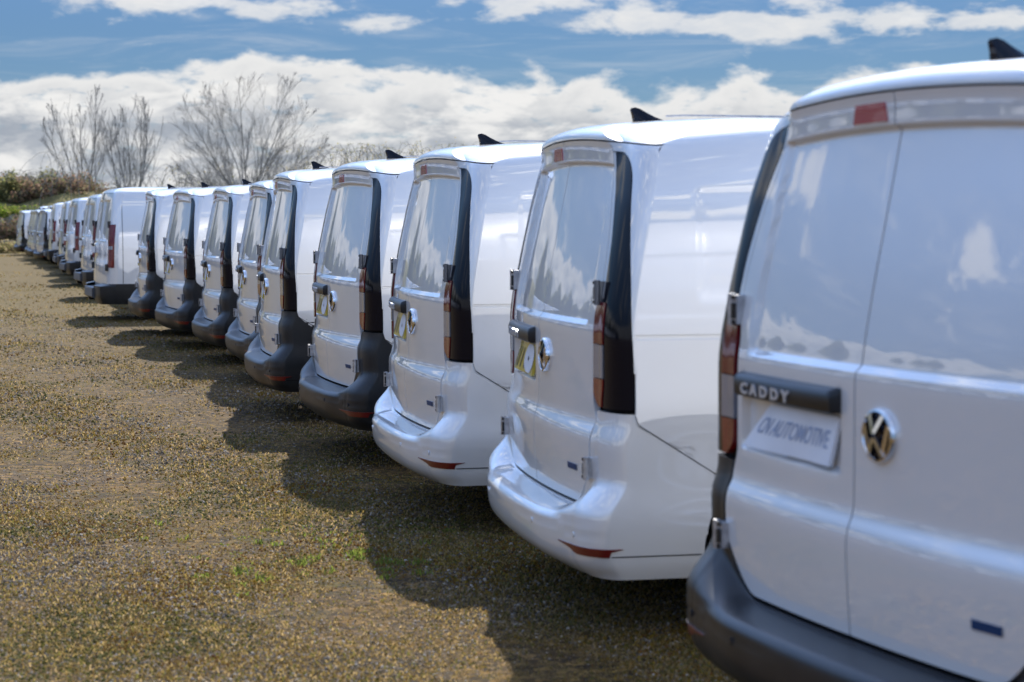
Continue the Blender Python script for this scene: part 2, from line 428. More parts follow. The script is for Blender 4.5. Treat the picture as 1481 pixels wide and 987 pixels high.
    P = [[Vector((CA.VR(z)+.09*u*u-dd, -u, z)) for u in lin(.475, .575, 6)] for z, dd in ((.585, .0), (.585, .006), (.607, .006), (.607, .0))]
    mb.grid(P); fix_normals(mb.build('type_badge', M['navy'], dr))
    # hinges
    for sg, dp in ((-1, dl), (1, dr)):
        for zc, k in ((1.235, 0), (.612, 1)):
            mb = MB(); se = sg*(door_s(zc)+.01); c = CA.off(se, zc, .0)
            mats = [M['hinge'] if (k == 0 and sg > 0) else M['steel'], M['ink']]
            h = .040 if k == 0 else .036
            mb.box(c.x-.022, c.x+.012, c.y-.016, c.y+.022, c.z-h, c.z+h) if sg > 0 else mb.box(c.x-.022, c.x+.012, c.y-.022, c.y+.016, c.z-h, c.z+h)
            yy = c.y-sg*.014
            mb.tube([(c.x-.020, yy, c.z-h-.004), (c.x-.020, yy, c.z+h+.004)], [.011, .011], 10)
            mb.mi = 1; y2 = c.y+sg*.004
            mb.box(c.x-.0285, c.x-.02, min(y2-.008, y2+.008), max(y2-.008, y2+.008), c.z-h*.6, c.z+h*.45)
            mb.tube([(c.x-.030, c.y+sg*.006, c.z-h*.86), (c.x-.024, c.y+sg*.006, c.z-h*.86)], [.006, .006], 8)
            mb.tube([(c.x-.030, c.y+sg*.006, c.z+h*.86), (c.x-.024, c.y+sg*.006, c.z+h*.86)], [.006, .006], 8)
            mb.build('hinge', mats, dp, angle=40)
    # tail lamps: lens strip beside the door and a black panel round the corner
    for sg in (-1, 1):
        def so2(z): return .972-.045*S01((1.25-z)/.1)+.035*S01((.86-z)/.08)+.02*S01((z-1.2)/.35)-.085*S01((z-1.30)/.42)
        def inner(z): return (so2(z)+.006+ .075*S01((.90-z)/.09)**1.5)
        def lensout(z): return 1.16-.05*S01((.93-z)/.1)
        top = 1.762
        def outer(z):
            t = (z-1.60)/(top-1.60); bs = 1.96-.56*S01((z-.95)/.75)
            return bs if t <= 0 else 1.0+(bs-1.0)*max(0.0, 1-t**3.4)**.5
        # black panel (left rear edge steps in above the lens)
        rows = []
        for z in lin(.832, 1.60, 26)+[1.62, 1.64, 1.66, 1.68, 1.70, 1.715, 1.73, 1.742, 1.752, 1.759, top]:
            a = lensout(z)+.004 if z < 1.2 else so2(z)+.030-.014*S01((z-1.6)/.1)
            if 1.2 <= z < 1.24: a = max(a, 1.0+.05*(1.24-z)/.04)
            b = max(a+.012, outer(z))
            rows.append([(sg*t, z) for t in (lin(a, b, 16) if sg > 0 else lin(b, a, 16))])
        mb = MB(); patch(mb, CA, rows, .001, .022); tl = mb.build('tail_lamp', M['gloss'], root, angle=30)
        for nm, z0, z1, m in (('red_lens', 1.055, 1.20, 'red'), ('reversing_lens', .935, 1.052, 'clear'), ('amber_lens', .834, .932, 'amber')):
            rows = []
            for z in lin(z0, z1, 9):
                a, b = inner(z), lensout(z)
                rows.append([(sg*t, z) for t in (lin(a, b, 10) if sg > 0 else lin(b, a, 10))])
            mb = MB(); patch(mb, CA, rows, .006, .02); mb.build(nm, M[m], tl, angle=30)
        # body coloured strip between door and panel above the lens
    # rear bumper with wings
    cols = []
    aa = lin(0, .78, 14)+[.80, .82, .84, .86, .88, .90, .92, .935, .948, .955, .962, .968]+lin(.98, 1.2, 6)+lin(1.26, 2.0, 14)
    def colpts(a):
        ztop = door_zb(a)-.012 if a < .958 else .818
        if .958 < a: ztop = .818
        zs = max(.30, ze(min(a, 1.15))-zw(a))
        z3 = ze(min(a, 1.15))
        top = max(ztop, z3+.002) if a < .958 else ztop
        z = lin(.235, zs, 16)+lin(zs, z3, 9)[1:]+lin(z3, top, 9)[1:]
        return z
    grid = {}
    for sg in (1, -1):
        pass
    full = [-a for a in aa[::-1]][:-1]+aa
    zcols = [colpts(abs(s)) for s in full]
    nrow = len(zcols[0])
    P = [[bump_pt(s, zcols[j][i]) for j, s in enumerate(full)] for i in range(nrow)]
    # sides to the wheel arch
    zq0 = zcols[-1]
    def sidecols(sg):
        out = []
        for q in lin(0, 1, 10)[1:]:
            cl = []
            vq_top = .1345+(.487-.1345)*q; ztop = zl(vq_top)
            for i in range(nrow):
                f = (zq0[i]-.235)/(.818-.235); z = .235+(ztop-.235)*f
                v0 = CA.ends(z)[2]+CA.Lc; v = v0+(arch_v(z)-v0)*q
                cl.append(bump_pt(CA.sv(v, z, sg), z))
            out.append(cl)
        return out
    rcol = sidecols(1); lcol = sidecols(-1)
    P = [[lcol[k][i] for k in range(8, -1, -1)]+P[i]+[rcol[k][i] for k in range(9)] for i in range(nrow)]
    mb = MB(); mb.grid(P)
    # fold the rim inwards
    def inset(p, d): 
        c = Vector((.9, 0, .5)); v = (c-p); v.z = 0 if p.z > .25 else .3; return p+v.normalized()*d
    mb.grid([P[-1], [inset(p, .02) for p in P[-1]]], True)
    mb.grid([P[0], [inset(p, .05) for p in P[0]]])
    for e in (0, -1): mb.grid([[r[e] for r in P], [Vector((r[e].x-.0, r[e].y*.93, r[e].z)) for r in P]])
    bp = mb.build('rear_bumper', M['plastic'], root, angle=42)
    # reflectors, seam, sensors
    for sg in (-1, 1):
        rows = []
        for i in range(4):
            row = []
            for j in range(14):
                s = 0.88+j/13*1.128; t = i/3
                hh = .030*min(1, (j+.35)/4)
                z = .350-.002*0-hh+t*hh-.008*(1-j/13)*0
                row.append((sg*(s+ (0 if j < 13 else -.10*(1-t))), z))
            rows.append(row if sg > 0 else row[::-1])
        mb = MB(); patch(mb, CA, rows, .004, .008, fn=bump_pt); mb.build('reflector', M['redr'], bp, angle=30)
        # seam line of the valance
        row = [bump_pt(sg*s, .3195, .0015) for s in lin(1.97, 2.0, 3)]+[bump_pt(CA.sv(v, .3195, sg), .3195, .0015) for v in lin(.16, .385, 6)]
        row2 = [p+Vector((0, 0, .004)) for p in row]
        mb = MB(); mb.grid([row, row2] if sg < 0 else [row, row2]); mb.build('seam', M['dark'], bp)
        for s_ in (.55, 1.12):
            mb = MB(); c = bump_pt(sg*s_, .385, .001); d = bump_pt(sg*s_, .385, .004)-c
            mb.tube([c-d, c+d*.4], [.011, .0105], 12)
            mb.build('parking_sensor', M['plastic'], bp)
    # body shell: sides, bonnet, roof
    zs0 = .8
    W_, Uc, v1, Uf, f1 = CA.ends(zs0); vs0 = v1+CA.Lc; ve0 = f1-CA.Fc
    def vcols():
        v = [vs0, .139, .145, .152, .17, .20, .24, .28, .32, .36, .40, .44, .487]
        for cx, _ in WH:
            v += [cx+AR*math.cos(R(t)) for t in range(-180, 1, 9)]
            v += [cx-AR-.003, cx+AR+.003]
        v += lin(1.2, 3.1, 24)+[3.95, 4.0, ve0]
        return sorted(set(round(x, 5) for x in v if vs0 <= x <= ve0 and (x > .487 or x <= .4871 and not (.393-.004 < x < .4 and False))))
    V = [x for x in vcols()]
    def zbot(v):
        if v <= .4871: return zl(v)
        for cx, _ in WH:
            if abs(v-cx) < AR: return max(AZ+math.sqrt(AR*AR-(v-cx)**2), SILL)
        return SILL
    low = lambda zb: lin(zb, .80, 12)
    def rowsz(zb):
        if zb > .79: a = [zb+(.90-zb)*i/12 for i in range(13)]
        else: a = lin(zb, .90, 13)
        return a+[.95, 1.0, 1.04, 1.07, 1.0765, 1.0785, 1.0915, 1.0935, 1.10, 1.14, 1.18, 1.195, 1.21, 1.225, 1.24, 1.26]+lin(1.30, 1.56, 8)+[1.57, 1.58, 1.59, 1.60, 1.615, 1.63, 1.65, 1.67, 1.69, 1.71, 1.73, 1.75, 1.77, 1.7945]
    capz = [1.7945, 1.80, 1.807, 1.815, 1.823, 1.832, 1.841, 1.85, 1.857, 1.863, 1.869, 1.874, 1.878, 1.881, 1.883, 1.884]
    Sside = [2+(v-vs0)/(ve0-vs0) for v in V]; Sfr = lin(3, 4, 8)[1:]+lin(4, 5, 8)[1:]
    mb = MB()
    for sg in (1, -1):
        cz = [rowsz(zbot(v)) for v in V]+[rowsz(SILL) for _ in Sfr]; SS = Sside+Sfr
        n = len(cz[0])
        mb.grid([[CA.off(sg*s, cz[j][i], 0) for j, s in enumerate(SS)] for i in range(n)], sg < 0)
        # arch lips folded inwards
        lo = [CA.off(sg*s, cz[j][0], 0) for j, s in enumerate(SS)]
        mb.grid([[Vector((p.x, p.y*(.94), p.z-.004)) for p in lo], lo], sg < 0)
        # rear edge fold
        ed = [CA.off(sg*2.0, z, 0) for z in cz[0]]
        mb.grid([[p, Vector((p.x+.012, p.y*.97, p.z))] for p in ed], sg < 0)
        mb.grid([[CA.off(sg*s, z, 0) for s in SS] for z in capz], sg < 0)
        # corner post above / beside the panel
    rs = lin(-2, 2, 61)
    mb.grid([[CA.point(s, z) for s in rs] for z in capz[1:]])
    # body coloured surround between doors and black panel, and over the panel
    for sg in (-1, 1):
        rows = []
        for z in lin(1.215, 1.60, 16)+[1.62, 1.64, 1.66, 1.68, 1.70, 1.715, 1.73, 1.742, 1.752, 1.759, 1.764, 1.772, 1.784, 1.7945]:
            a = door_s(z)+.006; b = so2(z)+.024-.014*S01((z-1.6)/.1) if z < 1.762 else 2.0
            rows.append([(sg*t, z) for t in (lin(a, b, 14) if sg > 0 else lin(b, a, 14))])
        rows1 = [r for r in rows if r[0][1] < 1.763]; rows2 = [r for r in rows if r[0][1] > 1.7635]
        patch(mb, CA, rows1, 0, .02); patch(mb, CA, rows2, 0, .02)
        rows = []
        for z in [.96, 1.0, 1.05]+lin(1.10, 1.56, 16)+[1.58, 1.60, 1.62, 1.64, 1.66, 1.68, 1.70, 1.715, 1.73, 1.742, 1.752, 1.759, 1.765]:
            a = min(1.995, outer(min(z, top))+.012); rows.append([(sg*t, z) for t in (lin(a, 2.0, 8) if sg > 0 else lin(2.0, a, 8))])
        patch(mb, CA, rows, 0, .015)
    body = mb.build('body_shell', M['white'], root, weld=True, angle=32)
    for sg in (-1, 1):
        mb = MB(); vs_ = [.137, .140, .144, .148, .152]+lin(.17, .487, 14)
        mb.grid([[CA.off(CA.sv(v, zl(v)+dd, sg), zl(v)+dd, .0014) for v in vs_] for dd in (-.0015, .0025)]); mb.build('seam', M['dark'], body)
    # roof seams / ribs
    mb = MB()
    for u in (-.50, .50):
        pts = []
        for v in lin(.36, 2.0, 24):
            zz = 1.84
            for _ in range(1): pass
            # find height where the contour passes (u,v)
            lo_, hi_ = 1.70, 1.8835
            for _ in range(24):
                m_ = (lo_+hi_)/2
                if CA.W(m_) > abs(u) and CA.VR(m_)+CA.k*u*u < v: lo_ = m_
                else: hi_ = m_
            pts.append(Vector((v, -u, lo_+.001)))
        mb.tube(pts, [.0035]*len(pts), 6)
        mb.build('roof_strip', M['steel'], root); mb = MB()
    # shark fin antenna
    mb = MB(); pf = [(.374, .0), (.376, .015), (.371, .035), (.363, .055), (.366, .062), (.382, .065), (.402, .059), (.427, .045), (.457, .031), (.49, .019), (.53, .009), (.58, .003), (.61, 0)]
    zb0 = 1.860
    wf = [.030, .028, .022, .014, .009, .007, .009, .012, .016, .020, .018, .010, .002]
    ctr = Vector((.46, 0, zb0-.01))
    ring_ = [(x, zb0+h*1.05) for x, h in pf]
    Lf_ = [Vector((x, wf[i]*.6, z)) for i, (x, z) in enumerate(ring_)]; Rt_ = [Vector((x, -wf[i]*.6, z)) for i, (x, z) in enumerate(ring_)]
    mb.grid([Lf_, Rt_])
    for side_, sgn in ((Lf_, 1), (Rt_, -1)):
        cen = [Vector((.375+.23*i/(len(ring_)-1), sgn*.036*math.sin(math.pi*min(1, .25+.75*i/(len(ring_)-1))), zb0-.012)) for i in range(len(ring_))]
        mid = [(side_[i]*.55+cen[i]*.45) for i in range(len(ring_))]
        mb.grid([side_, mid, cen])
    an = fix_normals(mb.build('antenna', M['gloss'], root, angle=50))
    # windscreen, cab side glass, lamps, grille
    mb = MB(); patch(mb, CA, [[(s, z) for s in lin(4.0, 5.0, 10)+[]] for z in lin(1.10, 1.70, 12)], .004, .01)
    patch(mb, CA, [[(-s, z) for s in lin(5.0, 4.0, 10)] for z in lin(1.10, 1.70, 12)], .004, .01)
    mb.build('windscreen', M['glass'], root)
    for sg in (-1, 1):
        mb = MB(); rows = []
        for z in lin(1.12, 1.58, 10):
            rows.append([(CA.sv(v, z, sg), z) for v in (lin(2.2, 3.05-(z-1.12)*.9, 8) if sg > 0 else lin(3.05-(z-1.12)*.9, 2.2, 8))])
        patch(mb, CA, rows, .004, .01); mb.build('side_window', M['glass'], root)
        mb = MB(); patch(mb, CA, [[(sg*t, z) for t in (lin(3.3, 4.15, 10) if sg > 0 else lin(4.15, 3.3, 10))] for z in lin(.72, .86, 6)], .004, .01)
        mb.build('headlamp', M['clear'], root)
        mb = MB(); x0 = 3.02; y0 = -sg*.95
        mb.lathe([(.001, -.06), (.06, -.05), (.085, -.02), (.09, .02), (.07, .05), (.001, .06)], 14, 'y', (x0, -sg*1.02, 1.08))
        mb.tube([(x0, -sg*.88, 1.03), (x0, -sg*.98, 1.05)], [.02, .02], 8)
        mb.build('wing_mirror', M['white'], root)
    mb = MB(); patch(mb, CA, [[(t, z) for t in lin(4.2, 5, 8)] for z in lin(.36, .68, 6)], .003, .01); patch(mb, CA, [[(-t, z) for t in lin(5, 4.2, 8)] for z in lin(.36, .68, 6)], .003, .01)
    mb.build('grille', M['grille'], root)
    # floor pan
    mb = MB(); mb.box(.10, 4.1, -.62, .62, .30, .46); mb.box(.06, .40, -.80, .80, .34, .50); mb.box(1.16, 3.12, -.86, .86, .29, .5); mb.box(.30, .62, -.16, -.02, .22, .34)
    mb.build('floor_pan', M['dark'], root, smooth=False)
    # inner wheel arches
    for cx, _ in WH:
        for sg in (-1, 1):
            mb = MB()
            P = [[Vector((cx+(AR+.01)*math.cos(t), -sg*y, AZ+(AR+.01)*math.sin(t))) for t in lin(-.1, math.pi+.1, 20)] for y in (.895, .62)]
            mb.grid(P)
            mb.add([(cx+(AR+.01)*math.cos(t), -sg*.62, AZ+(AR+.01)*math.sin(t)) for t in lin(-.1, math.pi+.1, 20)], [tuple(range(20))])
            mb.build('arch_liner', M['dark'], root, weld=True)
    wheels(root, WH, .795, .325)
    return root, bp

def wheels(root, WHs, uu, r):
    for cx, cz in WHs:
        for sg in (-1, 1):
            y = -sg*uu; o = lambda h: -sg*h
            mb = MB(); mb.lathe([(r-.105, o(.095)), (r-.06, o(.105)), (r-.02, o(.10)), (r, o(.075)), (r, o(-.075)), (r-.02, o(-.10)), (r-.09, o(-.10))], 36, 'y', (cx, y, r))
            mb2 = MB(); mb2.lathe([(.001, o(.06)), (.06, o(.065)), (.075, o(.05)), (.15, o(.035)), (.175, o(.075)), (.205, o(.098)), (.222, o(.092)), (.222, o(-.09))], 36, 'y', (cx, y, r))
            for k in range(10):
                t = 2*math.pi*k/10; mb2.mi = 1
                mb2.tube([(cx+.125*math.cos(t), y+o(.040), r+.125*math.sin(t)), (cx+.125*math.cos(t), y+o(.048), r+.125*math.sin(t))], [.014, .014], 8)
            a = fix_normals(mb.build('wheel', M['tyre'], root, angle=50)); fix_normals(mb2.build('rim', [M['rim'], M['dark']], a, angle=40))

# ================================================================== panel van with upright lamps (transit size)
def disp_rear_b(u, z):
    au = abs(u)
    d = .022*ramp_rect(au, z, .07, .66-.05*S01((z-1.2)/.5), 1.17, 1.78, .03, .03, .03)
    d -= .030*ramp_rect(u, z, -.60, -.10, .98, 1.15, .03, .02, .03)       # plate plinth
    d -= .012*S01((.92-z)/.10)
    return d
CB = Form(W=[(.2, .90), (.3, .955), (.5, .98), (.9, .985), (1.15, .98), (1.4, .955), (1.7, .905), (1.82, .875), (1.88, .845), (1.92, .79), (1.945, .70), (1.96, .58), (1.972, .40), (1.978, .2), (1.98, .001)],
          VR=[(.2, 0), (.5, -.006), (.9, 0), (1.1, .004), (1.3, .022), (1.55, .055), (1.8, .095), (1.88, .115), (1.92, .15), (1.945, .21), (1.96, .30), (1.972, .50), (1.978, .9), (1.98, 1.4)],
          VF=[(.2, 4.80), (.4, 4.88), (.8, 4.86), (1.0, 4.75), (1.12, 4.45), (1.2, 4.15), (1.5, 3.75), (1.8, 3.30), (1.9, 3.0), (1.945, 2.7), (1.96, 2.4), (1.972, 2.1), (1.978, 1.8), (1.98, 1.42)],
          Lu=.12, Lc=.13, k=.05, Fu=.25, Fc=.25, kf=.12, disp=disp_rear_b)
def big_van_proto():
    root = empty('panel_van')
    mb = MB(); mb.grid([[CB.off(s, z, -.03) for s in lin(-2.02, 2.02, 40)] for z in lin(.36, 1.88, 20)]); mb.build('door_frame', M['dark'], root)
    Zr = lin(.50, .97, 12)+[.985, 1.0, 1.02, 1.06, 1.10, 1.12, 1.135, 1.15, 1.165, 1.175, 1.185, 1.20, 1.22]+lin(1.26, 1.74, 10)+[1.75, 1.765, 1.78, 1.80, 1.84, 1.875]
    for side in (-1, 1):
        rows = []
        for z in Zr:
            cs = lin(side*.006, side*.965, 26); rows.append([(s, z) for s in (cs if side > 0 else cs[::-1])])
        mb = MB(); patch(mb, CB, rows, 0, .02); d = mb.build('rear_door', M['white'], root, angle=30)
        for zc in (1.42, .80):
            mb = MB(); c = CB.off(side*.985, zc, 0); mb.box(c.x-.03, c.x+.01, c.y-.03, c.y+.03, zc-.05, zc+.05)
            mb.build('hinge', M['plastic'], d, smooth=False)
        if side < 0:
            mb = MB(); mb.box(-.055, -.03, .30, .50, 1.10, 1.135); mb.build('door_handle', M['plastic'], d, smooth=False)
            mb = MB(); mb.box(-.045, -.035, .12, .58, 1.0, 1.09); mb.build('number_plate', M['paper'], d, smooth=False)
    for sg in (-1, 1):
        rows = [[(sg*t, z) for t in (lin(1.02, 1.72, 10) if sg > 0 else lin(1.72, 1.02, 10))] for z in lin(.80, 1.42, 12)]
        mb = MB(); patch(mb, CB, rows, .008, .02); tl = mb.build('tail_lamp', M['red'], root, angle=30)
        rows = [[(sg*t, z) for t in (lin(1.06, 1.6, 8) if sg > 0 else lin(1.6, 1.06, 8))] for z in lin(1.06, 1.11, 3)]
        mb = MB(); patch(mb, CB, rows, .011, .01); mb.build('reversing_lens', M['clear'], tl, angle=30)
        rows = [[(sg*t, z) for t in (lin(1.06, 1.6, 8) if sg > 0 else lin(1.6, 1.06, 8))] for z in lin(.83, .90, 3)]
        mb = MB(); patch(mb, CB, rows, .011, .01); mb.build('amber_lens', M['amber'], tl, angle=30)
    AW = [(1.0, .36), (3.93, .36)]; ar = .40
    ends = CB.ends(.6); vs0 = ends[2]+CB.Lc; ve0 = ends[4]-CB.Fc
    V = sorted(set([round(x, 4) for x in [vs0, .2, .3, .4, .5, .58]+[cx+ar*math.cos(R(t)) for cx, _ in AW for t in range(-180, 1, 12)]+lin(1.5, 3.4, 12)+[4.4, ve0]]))
    V = [v for v in V if vs0 <= v <= ve0]
    def zb(v):
        for cx, _ in AW:
            if abs(v-cx) < ar: return max(.36+math.sqrt(ar*ar-(v-cx)**2), .56 if v < 1.6 else .42)
        return .56 if v < 1.0 else .42
    up = [.95, 1.08, 1.2, 1.3, 1.4, 1.5, 1.6, 1.7, 1.78, 1.84, 1.8795]
    cap = [1.8795, 1.89, 1.90, 1.91, 1.92, 1.93, 1.94, 1.948, 1.955, 1.961, 1.966, 1.970, 1.974, 1.977, 1.979, 1.98]
    Ss = [2+(v-vs0)/(ve0-vs0) for v in V]+lin(3, 4, 7)[1:]+lin(4, 5, 7)[1:]
    mb = MB()
    for sg in (1, -1):
        cz = [lin(zb(v), .88, 8)+up for v in V]+[lin(.42, .88, 8)+up for _ in range(12)]
        mb.grid([[CB.off(sg*s, cz[j][i], 0) for j, s in enumerate(Ss)] for i in range(len(cz[0]))], sg < 0)
        mb.grid([[CB.off(sg*s, z, 0) for s in Ss] for z in cap], sg < 0)
        rows = [[(sg*t, z) for t in (lin(.98, 2, 12) if sg > 0 else lin(2, .98, 12))] for z in lin(.56, 1.8795, 22)]
        patch(mb, CB, rows, 0, .015)
    mb.grid([[CB.point(s, z) for s in lin(-2, 2, 41)] for z in cap])
    mb.build('body_shell', M['white'], root, weld=True, angle=32)
    # seam between the rear corner and the side panel
    for sg in (-1, 1):
        mb = MB(); mb.grid([[CB.off(CB.sv(v, z, sg), z, .0012) for v in (.20+.03, .238)] for z in lin(.57, 1.86, 20)]); mb.build('seam', M['dark'], root)
    # black lower cladding and bumper with a raised middle step
    mb = MB()
    def bb(s, z, d):
        p = CB.off(s, z, d); a = abs(s); f = 1 if a < 1 else (1-S01((a-1)/1.0)*.8 if a <= 2 else 0)
        p.x -= .12*f*S01((.56-z)/.03)*(.75+.25*S01((z-.28)/.1)); return p
    for sg in (-1, 1):
        aa = [.52, .53]+lin(.6, 2, 18)
        mb.grid([[bb(sg*s, z, .002) for s in aa] for z in lin(.27, .52, 8)+[.53, .54, .55, .558, .565]], sg < 0)
        mb.grid([[bb(CB.sv(v, z, sg), z, .002) for v in lin(CB.ends(z)[2]+CB.Lc, .60-.0*z, 8)] for z in lin(.27, .565, 8)], sg < 0)
        mb.build('bumper_corner', M['plastic'], root, angle=35, weld=True)
        mb = MB(); mb.grid([[CB.off(CB.sv(v, z, sg), z, .004) for v in lin(1.42, 3.5, 8)] for z in lin(.28, .43, 4)], sg < 0)
        mb.build('side_cladding', M['plastic'], root, angle=35); mb = MB()
    mb = MB(); P = []
    pr = [(.50, .0), (.50, .14), (.495, .155), (.45, .16), (.37, .16), (.35, .14), (.34, .0)]
    mb.grid([[Vector((-d, -u, z)) for u in lin(-.50, .50, 8)] for z, d in pr], True)
    for e in (-.5, .5): mb.add([(-d, -e, z) for z, d in pr], [tuple(range(7))], True)
    stp = mat('step_grey', (.09, .094, .10), .45); 
    fix_normals(mb.build('bumper_step', stp, root, angle=40))
    mb = MB(); patch(mb, CB, [[(s, z) for s in lin(4, 5, 8)] for z in lin(1.16, 1.86, 8)], .004, .01); patch(mb, CB, [[(-s, z) for s in lin(5, 4, 8)] for z in lin(1.16, 1.86, 8)], .004, .01); mb.build('windscreen', M['glass'], root)
    for sg in (-1, 1):
        mb = MB(); rows = []
        for z in lin(1.2, 1.74, 8):
            vv = lin(3.0, 3.85-(z-1.2)*.9, 6); rows.append([(CB.sv(v, z, sg), z) for v in (vv if sg > 0 else vv[::-1])])
        patch(mb, CB, rows, .004, .01); mb.build('side_window', M['glass'], root)
    mb = MB(); mb.box(.10, 4.6, -.66, .66, .30, .56); mb.box(.06, .56, -.86, .86, .36, .55); mb.box(1.45, 3.5, -.93, .93, .32, .5); mb.build('floor_pan', M['dark'], root, smooth=False)
    wheels(root, AW, .86, .345)
    return root

def kids(o): return [c for c in bpy.data.objects if c.parent == o]
def copy_tree(o, tree, parent=None, swap=None):
    c = o.copy(); col.objects.link(c)
    if parent: c.parent = parent
    if swap and o.name in swap: c.data = swap[o.name]
    for ch in tree.get(o.name, []): copy_tree(ch, tree, c, swap)
    return c
def make_tree():
    t = {}
    for o in bpy.data.objects:
        if o.parent: t.setdefault(o.parent.name, []).append(o)
    return t

sv, bump = small_van_proto()
tree = make_tree()
white_bumper = bump.data.copy(); white_bumper.name = 'rear_bumper_white'; white_bumper.materials[0] = M['white']
sens = [c for c in tree[bump.name] if c.name.startswith('parking_sensor')]
swapW = {bump.name: white_bumper}
for q in sens:
    m_ = q.data.copy(); m_.materials[0] = M['white']; swapW[q.name] = m_
yaws = [21.761, 11.823, 13.593, 16.684, 13.253, 14.948, 16.141, 19.178, 15.065]
pos = [(0.834, 4.655), (.107, 7.533), (-.528, 9.901), (-1.151, 12.236), (-1.892, 14.821), (-2.455, 17.7), (-3.168, 20.179), (-3.973, 22.552), (-4.812, 25.042)]
dz = [.012, 0, 0, 0, .0, -.02, -.03, -.02, 0]
labels = ['white small van nearest the camera with black rear bumper and a white paper plate',
 'second white van from the camera, all-white rear bumper, red reflector in full view',
 'third white van from the camera, smaller of the two with an all-white rear bumper',
 'fourth white van from the camera, black bumper, just left of the two white bumpers',
 'fifth white van from the camera, black bumper overlapping the van behind it',
 'sixth white van from the camera, mostly hidden behind the fifth, black bumper',
 'seventh white van from the camera, black bumper, under the round bare tree',
 'eighth white van from the camera, black bumper, fully seen rear doors',
 'ninth white van from the camera, narrow sliver of doors beside the taller panel van']
grpS = 'small white vans parked in the row'
def place_small(x, y, yw, label, white=False, z=0, first=False, grp=grpS):
    if first: o = sv
    else: o = copy_tree(sv, tree, None, swapW if white else None)
    o.location = (x, y, z); o.rotation_euler = (0, 0, R(yw)); tag(o, label, 'van', grp); return o
smalls = []
for i in range(9):
    smalls.append(place_small(*pos[i], yaws[i], labels[i], i in (1, 2), dz[i], i == 0))

# number plates: a child of each left door; only the nearest one carries the paper plate
def plate_pt(a, b, d=0):     # a 0..1 left to right, b 0..1 bottom to top ; trapezoid seen in the recess
    zt, zb_ = .996, .872
    z = zb_+(zt-zb_)*b; u = (-.635+.155*b)*(1-a)+(-.125+.02*b)*a
    return Vector((CA.VR(z)+.09*u*u+.012-.016*(1-b)-.006*math.sin(a*7)*(1-b)-d, -u, z))
def plate(mats, paper):
    mb = MB(); P = [[plate_pt(a, b) for a in lin(0, 1, 18)] for b in lin(0, 1, 6)]; mb.grid(P)
    mb.grid([P[0], [p+Vector((.006, 0, 0)) for p in P[0]]], True); mb.grid([[r[-1], r[-1]+Vector((.012, 0, 0))] for r in P])
    return mb.build('paper_plate' if paper else 'number_plate', mats, None)
pp = plate(M['paper'], True)
def pl(x, y, zz): return plate_pt(.50+x/.50, .50+y/.13, .0015+zz*.3)
tx = text_part('print', 'CN AUTOMOTIVE', .068, M['print'], pp, pl, .001, 0.0006, .80)
def left_door(v): return [c for c in kids(v) if c.name.startswith('rear_door')][0]
def find_left(v):
    ds = [c for c in kids(v) if c.name.startswith('rear_door')]
    for d in ds:
        if any(k.name.startswith('handle_strip') for k in kids(d)): return d
d0 = find_left(smalls[0]); pp.parent = d0
tx.parent = d0
yp = plate(M['yellow'], False); yp.parent = find_left(smalls[1])
mb = MB()
def cpt(a, b, d): return plate_pt(a, b, d)
cx_, cy_ = .74, .52
ov = [(cx_+.24*math.cos(t), min(.98, max(.03, cy_+.52*math.sin(t)))) for t in lin(0, 2*math.pi, 29)[:-1]]
mb.add([cpt(a, b, .002) for a, b in ov], [tuple(range(28))])
disc = fix_normals(mb.build('sticker', M['paper'], yp.parent))
mb = MB()
for t0 in (.08, .22, .36, .5): mb.grid([[cpt(t0+.035*k+.04*b, b, .0015) for k in (0, 1)] for b in lin(.12, .8, 4)])
mb.add([cpt(cx_-.04+.022*math.cos(t), .5+.075*math.sin(t), .004) for t in lin(0, 2*math.pi, 13)[:-1]], [tuple(range(12))])
chars = mb.build('plate_marks', M['ink'], yp.parent)
for v in smalls[2:]:
    d = find_left(v)
    for o in (yp, disc, chars):
        c = o.copy(); col.objects.link(c); c.parent = d

# far small vans at the end of the row
F_ = 2803.3
def at(px, Y):      # ground point seen at image column px at depth Y
    return ((px-740.5)/F_*Y, Y)
far = [(57, 63.0, 23), (47.5, 67.5, 22), (43, 70.5, 21), (27, 77.0, 22)]
fl = ['fourth small van from the far end, beside the last tall panel van',
      'third small van from the far end, its dark corner strip partly overlapped',
      'second small van from the far end, only a narrow strip of its rear showing',
      'last small white van at the far end of the row, before the bramble bank']
for (px, Y, yw), lb in zip(far, fl):
    x, y = at(px, Y); place_small(x, y, yw, lb, z=-.10)

# panel vans with upright lamps
bv = big_van_proto(); tree = make_tree()
grpB = 'taller white panel vans with upright red lamps'
bigs = [(153.5, 28.0, 18.5, 0, 'nearest tall white panel van, red corner lamp and its whole blank side in view'),
        (150.5, 30.7, 19, .7, 'white panel van set back behind the nearest upright-lamp van, almost hidden'),
        (132, 35.3, 19, 0, 'second white panel van with a tall red corner lamp, left of the nearest one'),
        (121, 38.0, 19, .7, 'white panel van tucked in between the second and third red lamps'),
        (107, 42.5, 19.5, 0, 'third white panel van with a tall red corner lamp, between two others'),
        (99, 46, 18, .1, 'first of two slim van rears between the last two red lamps'),
        (91, 50, 17, .0, 'second of two slim van rears, just right of the last red lamp'),
        (75.5, 57.5, 17, 0, 'farthest white panel van with a tall red corner lamp, near the row end')]
for i, (px, Y, yw, back, lb) in enumerate(bigs):
    x, y = at(px, Y); x += back; Yn = y
    # (x,y) is where the right rear corner stands; move to the rear centre
    a = R(yw); o = bv if i == 0 else copy_tree(bv, tree)
    o.location = (x-.9*math.sin(a), Yn+.9*math.cos(a), -.03); o.rotation_euler = (0, 0, a); tag(o, lb, 'van', grpB)

